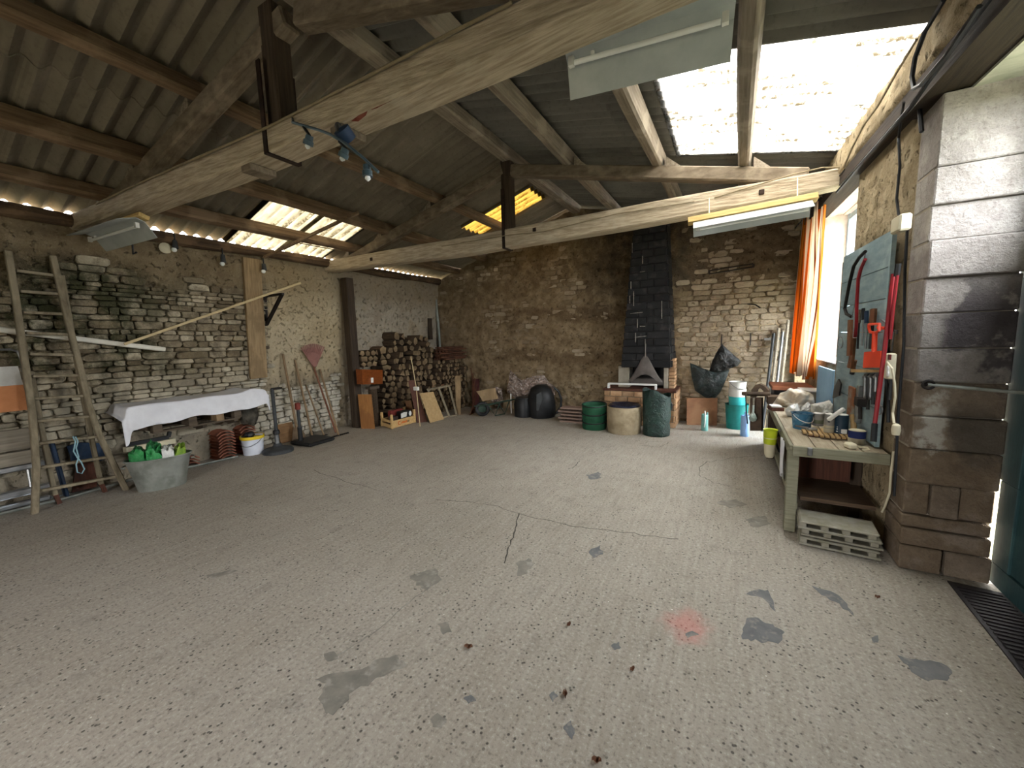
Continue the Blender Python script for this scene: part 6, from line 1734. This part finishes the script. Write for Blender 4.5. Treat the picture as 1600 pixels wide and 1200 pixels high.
b = MB().prism([TW(1312, 592, .1), TW(1316, 600, .1), TW(1313, 618, .1), TW(1303, 622, .1), TW(1305, 608, .1)], RN * -.012); tag(b.build('black_trowel_blade', M_black), 'black leaf-shaped trowel standing by the window sill', 'trowel')
b = MB().box(RW(1330, 628, .09), (.02, .16, .26), bev=.004); tag(b.build('rusty_plate', mk('rusty_plate', '#7d5136', '#8a8578', 5, lo=.45, hi=.55)), 'rusty steel plate standing behind the cans', 'plate')
b = MB().box(RW(1342, 632, .1), (.03, .06, .3), bev=.004); tag(b.build('steel_square', M_steel), 'grey steel bar standing upright behind the cans', 'bar')
b = MB().box(RW(1344, 628, .19), (.05, .10, .06), bev=.004); b.tube([RW(1344, 631, .19), RW(1344, 655, .19)], .012, 7); tag(b.build('mallet', M_blackiron), 'small black headed mallet standing behind the filler tub', 'mallet')
htool('long_pliers', 'dark long nosed pliers hanging below the socket strip', [('handle', [TW(1385, 592, .09), TW(1388, 625, .08), TW(1388, 660, .08)], .010, M_black), ('jaw', [TW(1392, 592, .08), TW(1390, 625, .08)], .009, M_dkgrey)])
htool('wire_coil', 'small coil of grey wire hanging on the tool board', [('coil', [TW(1374 + 5 * math.cos(a), 640 + 8 * math.sin(a), .09 + .003 * k) for k, a in enumerate(np.linspace(0, 12, 20))], .004, M_steel)])
# wire loop and light bulb hung in the window
htool('wire_loops', 'thin wire loops dangling in the window', [('wire', [RW(1313 + 4 * math.cos(a), 535 + 9 * math.sin(a), .12) for a in np.linspace(0, 12.4, 24)], .004, M_steel)])
# white sill box
b = MB(); b.box(rpI(5.15, .02, WZ0 - .1), (.05, .5, .2)); 
tag(MB().prism([rpI(4.98, .055, .72), rpI(5.6, .055, .72), rpI(5.6, .075, .72), rpI(4.98, .075, .72)], (0, 0, .46)).build('blue_splashback', mk('sky_blue_board', '#8fb4d0', '#7da3c2', 3, rough=.6)), 'sky blue board standing behind the bench under the window', 'board')
# lime tub and cloth hanging at bench side
P = Vector((bx0 - .104, 4.28, .40))
t_ = thing('lime_tub', 'lime green plastic tub hanging on the side of the bench', 'tub', P)
MB().lathe([(.035, .03), (.042, .05), (.052, .2), (.058, .21), (.05, .205), (.03, .02), (0, .02)], P, 18).build('lower_tub', M_cream, t_, smooth=True)
MB().lathe([(.046, .14), (.052, .16), (.056, .28), (.06, .285), (.05, .28), (.04, .15)], P, 18).build('upper_tub', mk('lime_plastic', '#b9c62c', '#a4b024', 5, rough=.45), t_, smooth=True)
MB().tube([P + Vector((.05, 0, .27)), P + Vector((.079, 0, .28))], .006, 5).build('hook', M_steel, t_)
tag(MB().grid(lambda u, v: (bx0 - .036 - .006 * math.sin(u * 14 + v * 3), lerp(3.86, 4.10, u), lerp(.665, .36 + .03 * math.sin(u * 7), v)), 14, 8, (.002, 0, 0)).build('hanging_rag', M_cloth, smooth='all'), 'pale rag hanging down the side of the bench', 'rag')
# shelf box behind vise
b0_, b1_ = Vector((.45, 6.15, 0)), None
t_ = thing('shelf_unit', 'low grey shelf box with terracotta edge behind the vise', 'shelf', (.72, 6.3, 0))
zS = on_plane(1235, 603, (0, 1, 0), (0, 6.3, 0)).z
MB().box((.70, 6.28, zS / 2), (.40, .5, zS - .03)).build('carcass', M_dkgrey, t_); MB().box((.69, 6.27, zS), (.44, .56, .045), bev=.004).build('top', mk('terracotta_edge', '#a0664a', '#8a553c', 4, rough=.7), t_)
# concrete hollow blocks under the bench
M_cblock = mk('pale_concrete_block', '#9a968a', '#85816f', 14, rough=.95, bump=.4, rnd=.06)
cb = G(1255, 858); base = G(1252, 855); basR = G(1372, 868)
for k in range(3):
    lab = ['bottom', 'middle', 'top'][k] + ' hollow concrete block in the pile under the bench'
    P = Vector((lerp(base.x, basR.x, .5) + (.0, .012, -.012)[k], base.y + .14 + (.0, .015, -.02)[k], .004 + k * .066))
    t_ = thing('concrete_block', lab, 'block', P, 'concrete blocks under the bench')
    Wb, Db, Hb = .46, .24, .062
    MB().box(P + Vector((0, 0, .008)), (Wb, Db, .016), rotz(-.07), .004).build('bottom_plate', M_cblock, t_); MB().box(P + Vector((0, 0, Hb - .009)), (Wb * (.97 if k < 2 else .95), Db, .018), rotz(-.07), .007).build('top_plate', M_cblock, t_)
    for u in (-.44, -.16, .1, .40): MB().box(P + rotz(-.07) @ Vector((u * Wb, 0, Hb / 2)), (.045, Db - .02, Hb - .02), rotz(-.07), .004).build('web', M_cblock, t_)
# bar from wall ring to door
ra = on_plane(1450, 601, (0, 1, 0), (0, JY - .03, 0)); rb_ = on_plane(1600, 614, (1, 0, 0), (1.44, 0, 0))
t_ = thing('door_stay', 'long grey iron stay bar from the wall ring to the teal door', 'bar', ra)
MB().tube([ra, lerp(ra, rb_, .5), rb_ + (rb_ - ra) * .25], .010, 8).build('rod', M_galv, t_, smooth=True)
MB().tube([ra + Vector((.025 * math.cos(a), -.005, .025 * math.sin(a))) for a in np.linspace(0, 6.28, 12, endpoint=False)], .009, 6, closed=True).build('ring', M_blackiron, t_)
MB().tube([ra + Vector((-.01, .0, 0)), ra + Vector((-.01, .06, 0))], .012, 6).build('eye_bolt', M_blackiron, t_)

# curtain
def curtain_mat():
    t = NT('orange_striped_curtain'); p = t.obj(); x, y, z = t.sep(p)
    wv = t.m('SINE', t.m('MULTIPLY', y, 44)); n = t.noise(p, 3, 3)
    col = t.mix(t.rng(wv, .0, .1), lin('#d8852f'), lin('#ece0cc'))
    col = t.mix(t.rng(t.m('SINE', t.m('MULTIPLY', y, 88)), .93, .97), col, lin('#8a4a22'))
    col = t.mix(t.rng(t.m('SINE', t.m('ADD', t.m('MULTIPLY', y, 44), 2.2)), .8, .86), col, lin('#c46a22'))
    d = t.pbr(col, .9, 0, .1); tr = t.N.new('ShaderNodeBsdfTranslucent'); t.put(tr.inputs[0], col)
    mx = t.N.new('ShaderNodeMixShader'); mx.inputs[0].default_value = .45
    t.t.links.new(d, mx.inputs[1]); t.t.links.new(tr.outputs[0], mx.inputs[2]); return t.done(mx.outputs[0])
cu = thing('curtain', 'orange and white striped curtain drawn aside at the window', 'curtain', (.85, 6.6, .98))
def fcu(u, v):
    y = lerp(5.80, 6.98, u); z = lerp(3.10, 1.0 + .03 * math.sin(u * 20), v)
    amp = .035 * (.4 + .6 * v)
    x = RX(y) - .075 + amp * math.sin(u * 46) + .02 * math.sin(u * 17 + v * 2) - .02 * v
    return (x, y + .02 * math.sin(u * 46 + 1.3) + .05 * math.sin(v * 3) * (1 - u), z)
M_cur = curtain_mat()
MB().grid(fcu, 150, 18, (.003, 0, 0)).build('fabric', M_cur, cu, smooth='all')
rod_ = MB().tube([rpI(5.0, .08, 3.09), rpI(6.5, .08, 3.11), rpI(7.5, .08, 3.12)], .012, 8).build('rod', M_blackiron, cu)
for k in range(9): MB().tube([rpI(lerp(5.84, 7.25, k / 8), .08, 3.10) + Vector((.018 * math.cos(a), 0, .018 * math.sin(a))) for a in np.linspace(0, 6.28, 8, endpoint=False)], .003, 4, closed=True).build('ring', M_steel, rod_)

# ================================================================== UNDER THE ROOF
M_batten = mk('yellow_pine_batten', '#c8ad74', '#b2965e', 3, WOODX, rough=.7, bump=.15)
M_refl = mk('white_enamel_reflector', '#b2b7b7', '#a2a8a8', 5, rough=.4, bump=.02)
M_tubeglass = mk('fluorescent_tube_glass', '#e8eae8', '#dcdedc', 4, rough=.25, bump=0)
def fluoro(lab, pL, pR, tilt, wr=.13, batten=.05, sh=0.0):
    """strip light: batten above, flared reflector, tube; pL/pR are the ends of its axis"""
    pL = Vector(pL); pR = Vector(pR); d = (pR - pL).normalized(); s = Vector((-d.y, d.x, 0)).normalized(); M_ = Matrix.Rotation(tilt, 3, d); s = M_ @ s; u = s.cross(d) * -1
    if u.z < 0: u = -u
    t_ = thing('strip_light', lab, 'strip light', (pL + pR) / 2, 'strip lights under the tie beams')
    MB().beam(pL - d * .05 + u * (.03 + batten / 2) - s * sh, pR + d * .05 + u * (.03 + batten / 2) - s * sh, .09, batten, u, .004).build('batten', M_batten, t_)
    pr = [(-wr, -.075), (-.035, .02), (.035, .02), (wr, -.075)]
    vs = []; 
    for e in (pL, pR):
        for (a, c) in pr: vs.append(e + s * a + u * c)
        for (a, c) in pr: vs.append(e + s * a * .985 + u * (c - .006))
    fs = [(0, 1, 9, 8), (1, 2, 10, 9), (2, 3, 11, 10), (5, 4, 12, 13), (6, 5, 13, 14), (7, 6, 14, 15), (0, 8, 12, 4), (3, 7, 15, 11), (0, 4, 5, 1), (1, 5, 6, 2), (2, 6, 7, 3), (8, 9, 13, 12), (9, 10, 14, 13), (10, 11, 15, 14)]
    rf_ = MB().add(vs, fs).build('reflector', M_refl, t_)
    MB().tube([pL + d * .06 - u * .05, pR - d * .06 - u * .05], .014, 10).build('tube', M_tubeglass, t_, smooth=True)
    for e, sg in ((pL, 1), (pR, -1)): MB().box(e + d * sg * .04 - u * .035, (.03, .03, .05)).build('lamp_holder', M_white, rf_)
    MB().lathe([(.012, -.02), (.012, .02), (0, .02)], pL + d * .16 - u * .03, 10).build('starter', M_white, rf_)
    return t_
A = TR(884, 88, 1.549 + .36) - Vector((0, 0, .02)); B_ = TR(1150, -28, 1.549 + .36) - Vector((0, 0, .13))
fluoro('large white strip light on a pine batten right of the near tie beam', A, B_, -.55, .18, .06, .11)
A = TR(150, 352, 1.40); B_ = TR(212, 338, 1.40); dd = (B_ - A).normalized(); z_ = T1b(-5.6) - .09
fluoro('small white strip light under the left end of the near tie beam', Vector((-6.12, 1.66, z_)), Vector((-5.05, 1.74, z_ + .01)), -.35, .16, .04)
A = TR(1083, 356, 4.38); B_ = TR(1268, 322, 4.38)
t_ = fluoro('strip light with pine batten hanging under the far tie beam', A + Vector((0, 0, .02)), B_ + Vector((0, 0, .02)), -.25, .10, .06)
for (x, y0, y1) in ((1108, 318, 340), (1246, 290, 318)):
    MB().tube([TR(x, y0 - 12, 4.60), TR(x, y1 + 6, 4.45)], .006, 5).build('hanger', M_cream, t_)

# garland of sockets on a bent cable
M_sock = mk('grey_green_bakelite', '#4b5d66', '#394952', 8, rough=.4); M_bulb = mk('small_frosted_bulb', '#e9ece8', '#dfe2de', 4, rough=.2, bump=0)
GY = 1.40
t_ = thing('socket_cable', 'bent cable with three small bulb sockets under the near tie beam', 'light cable', TR(530, 215, GY))
MB().tube([TR(x, y, GY) for x, y in ((457, 191), (477, 197), (498, 203), (516, 210), (541, 225), (569, 248), (591, 269))], .009, 7).build('cable', M_sock, t_, smooth=True)
for (x0, y0, x1, y1, x2, y2) in ((474, 198, 484, 212, 480, 232), (530, 221, 540, 232, 534, 251), (578, 258, 573, 258, 575, 282)):
    a, m_, c = TR(x0, y0, GY), TR(x1, y1, GY), TR(x2, y2, GY); d = (c - m_)
    MB().tube([a, lerp(a, m_, .6), m_], .009, 6).build('stem', M_black, t_, smooth=True)
    so_ = MB().tube([m_, m_ + d * .35, m_ + d * .4, m_ + d * .75], [.022, .024, .03, .03], 12).build('socket', M_sock, t_, smooth=True)
    MB().tube([m_ + d * .72, m_ + d * .9, m_ + d * 1.05], [.014, .017, .004], 10).build('bulb', M_bulb, so_, smooth=True)
p = TR(531, 209, GY); nrm = Vector((0, 1, 0))
MB().lathe([(.0, -.03), (.05, -.02), (.052, .05), (.0, .06)], p + Vector((0, .05, 0)), 18, rot=rotx(.9)).build('junction_box', M_blue, t_, smooth=True)
MB().tube([TR(458, 190, GY), TR(457, 185, 1.549 - .0)], .008, 6).build('hook', M_black, t_)
MB().tube([p, TR(528, 196, 1.56)], .02, 8).build('bracket', M_dkgrey, t_)
# lamp sockets on the left wall plate
for k, (x, y, y2, lab) in enumerate(((272, 366, 388, 'grey lamp socket hanging from the wall plate, nearest the strip light'), (347, 388, 410, 'black lamp socket with clear bulb hanging from the wall plate'), (411, 404, 422, 'lamp socket hanging from the wall plate right of the sawn plank'), (206, 372, 397, 'iron hook hanging on the wall below the small strip light'))):
    a, c = LW(x, y, .12), LW(x + 2, y2, .14); t_ = thing('lamp_socket', lab, 'lamp socket' if k < 3 else 'hook', a, 'sockets on the wall plate')
    MB().tube([a, lerp(a, c, .5)], .010, 6).build('stem', M_black, t_); 
    if k < 3:
        so_ = MB().tube([lerp(a, c, .45), c], [.025, .035], 10).build('socket', M_dkgrey, t_, smooth=True); MB().blob(c + Vector((0, -.015, -.02)), (.03, .03, .03), 10, 7, 0, 1).build('bulb', M_bulb, so_, smooth='all')
    else: MB().tube([lerp(a, c, .5), c, c + Vector((.04, .02, .02))], .010, 6).build('hook_end', M_black, t_)
p = LW(257, 388, .06); tag(MB().lathe([(.0, 0), (.06, .0), (.065, .03), (.03, .05), (0, .05)], p, 16, rot=roty(math.pi / 2)).build('wall_insulator', M_cream, smooth=True), 'round cream insulator on the upper left wall', 'insulator')
# wires
def wire(lab, pts, r, mat, nm='cable'): return tag(MB().tube(pts, r, 6).build(nm, mat, smooth=True), lab, 'cable')
M_wire = mk('dusty_wire', '#8d8068', '#746850', 8, rough=.8); M_blackw = mk('black_cable', '#2c2e33', '#1e2024', 8, rough=.5)
wire('dusty wire clipped along the near tie beam', [TR(x, y + 1, 1.53) for x, y in ((150, 318), (192, 297), (300, 249), (420, 197), (563, 124), (701, 52), (800, 3))], .009, M_wire)
wire('thin wire running along the far tie beam', [TR(x, y, 4.57) for x, y in ((690, 385), (790, 368), (850, 362), (960, 335), (1085, 315))], .006, M_wire)
wire('pale wire along the right end of the far tie beam', [TR(x, y, 4.57) for x, y in ((1116, 309), (1180, 290), (1240, 272), (1285, 262), (1318, 262))], .007, M_wire)
wire('thick black cable along the timber lintel of the doorway', [RW(x, y, .12) for x, y in ((1560, -20), (1500, 60), (1450, 128), (1425, 165), (1395, 200), (1340, 262), (1308, 300))], .014, M_blackw)
wire('second black cable looping down to the doorway lintel', [RW(x, y, .165) for x, y in ((1475, 0), (1445, 50), (1430, 90), (1425, 120), (1428, 138), (1440, 132), (1480, 85), (1530, 10))], .012, M_blackw)
wire('thin grey cable hanging from the lintel down to the tool board', [RW(1412, 160, .12), RW(1410, 172, .10)] + [RW(x, y, .04) for x, y in ((1404, 215), (1406, 260), (1401, 310), (1404, 335), (1412, 342), (1418, 352), (1414, 420), (1412, 540), (1404, 640), (1400, 720), (1397, 775))], .008, M_blackw)
wire('short black pipe stub below the lintel at the jamb corner', [RW(x, y, .04) for x, y in ((1436, 160), (1438, 185), (1440, 206))], .012, M_blackw)
wire('grey cable running beside the roof light on the right wall', [RW(x, y, .13) for x, y in ((1432, 62), (1400, 115), (1372, 165), (1350, 195), (1332, 230), (1318, 262))], .008, M_wire)
wire('white cable dropping behind the bench to the floor', [RW(x, y, .03) for x, y in ((1396, 705), (1392, 740), (1390, 770), (1383, 790), (1378, 800))], .007, M_cream)
wire('wire looped along the lowest purlin by the left roof light', [Vector((-5.63 - .09, y, zl(-5.7) - .13 - .02 * math.sin(y * 2))) for y in np.linspace(2.2, 5.0, 14)], .007, M_wire)
b = MB().beam(on_plane(413, 402, (-.308, 0, 1), (-6.24, 0, 2.82)), on_plane(560, 332, (-.308, 0, 1), (-6.24, 0, 2.78)), .035, .035)
tag(b.build('brace_pole', M_purlL), 'thin pole crossing under the left roof light', 'pole')
# switch box above tool board
tag(MB().box(RW(1408, 350, .13), (.06, .14, .1), rotz(.04), .01).build('switch_box', M_cream), 'small cream switch box above the tool board', 'switch')
# dry leaves on the floor
M_leaf = mk('dry_leaf', '#6d4a35', '#513425', 20, rough=.8)
for (x, y, s, lab) in ((732, 1012, .022, 'curled brown dry leaf on the floor near the centre'), (889, 977, .016, 'small russet dry leaf on the floor right of the centre'), (988, 1047, .014, 'russet leaf fragment on the foreground floor'), (883, 1086, .018, 'narrow dark leaf beside a tar spot'), (932, 1190, .018, 'brown dry leaf at the lower edge of the picture'), (1371, 934, .012, 'dark dry leaf near the door mat')):
    c = G(x, y, .004); a = R.uniform(0, 6)
    b = MB(); b.grid(lambda u, v: c + rotz(a) @ Vector(((u - .5) * s * 2, (v - .5) * s * 1.2 * math.sin(math.pi * max(.06, min(.94, u))), .012 * ((v - .5) * 2) ** 2 + .004 * math.sin(u * 9))), 8, 4, (0, 0, .001))
    tag(b.build('dry_leaf', M_leaf, smooth='all'), lab, 'leaf')
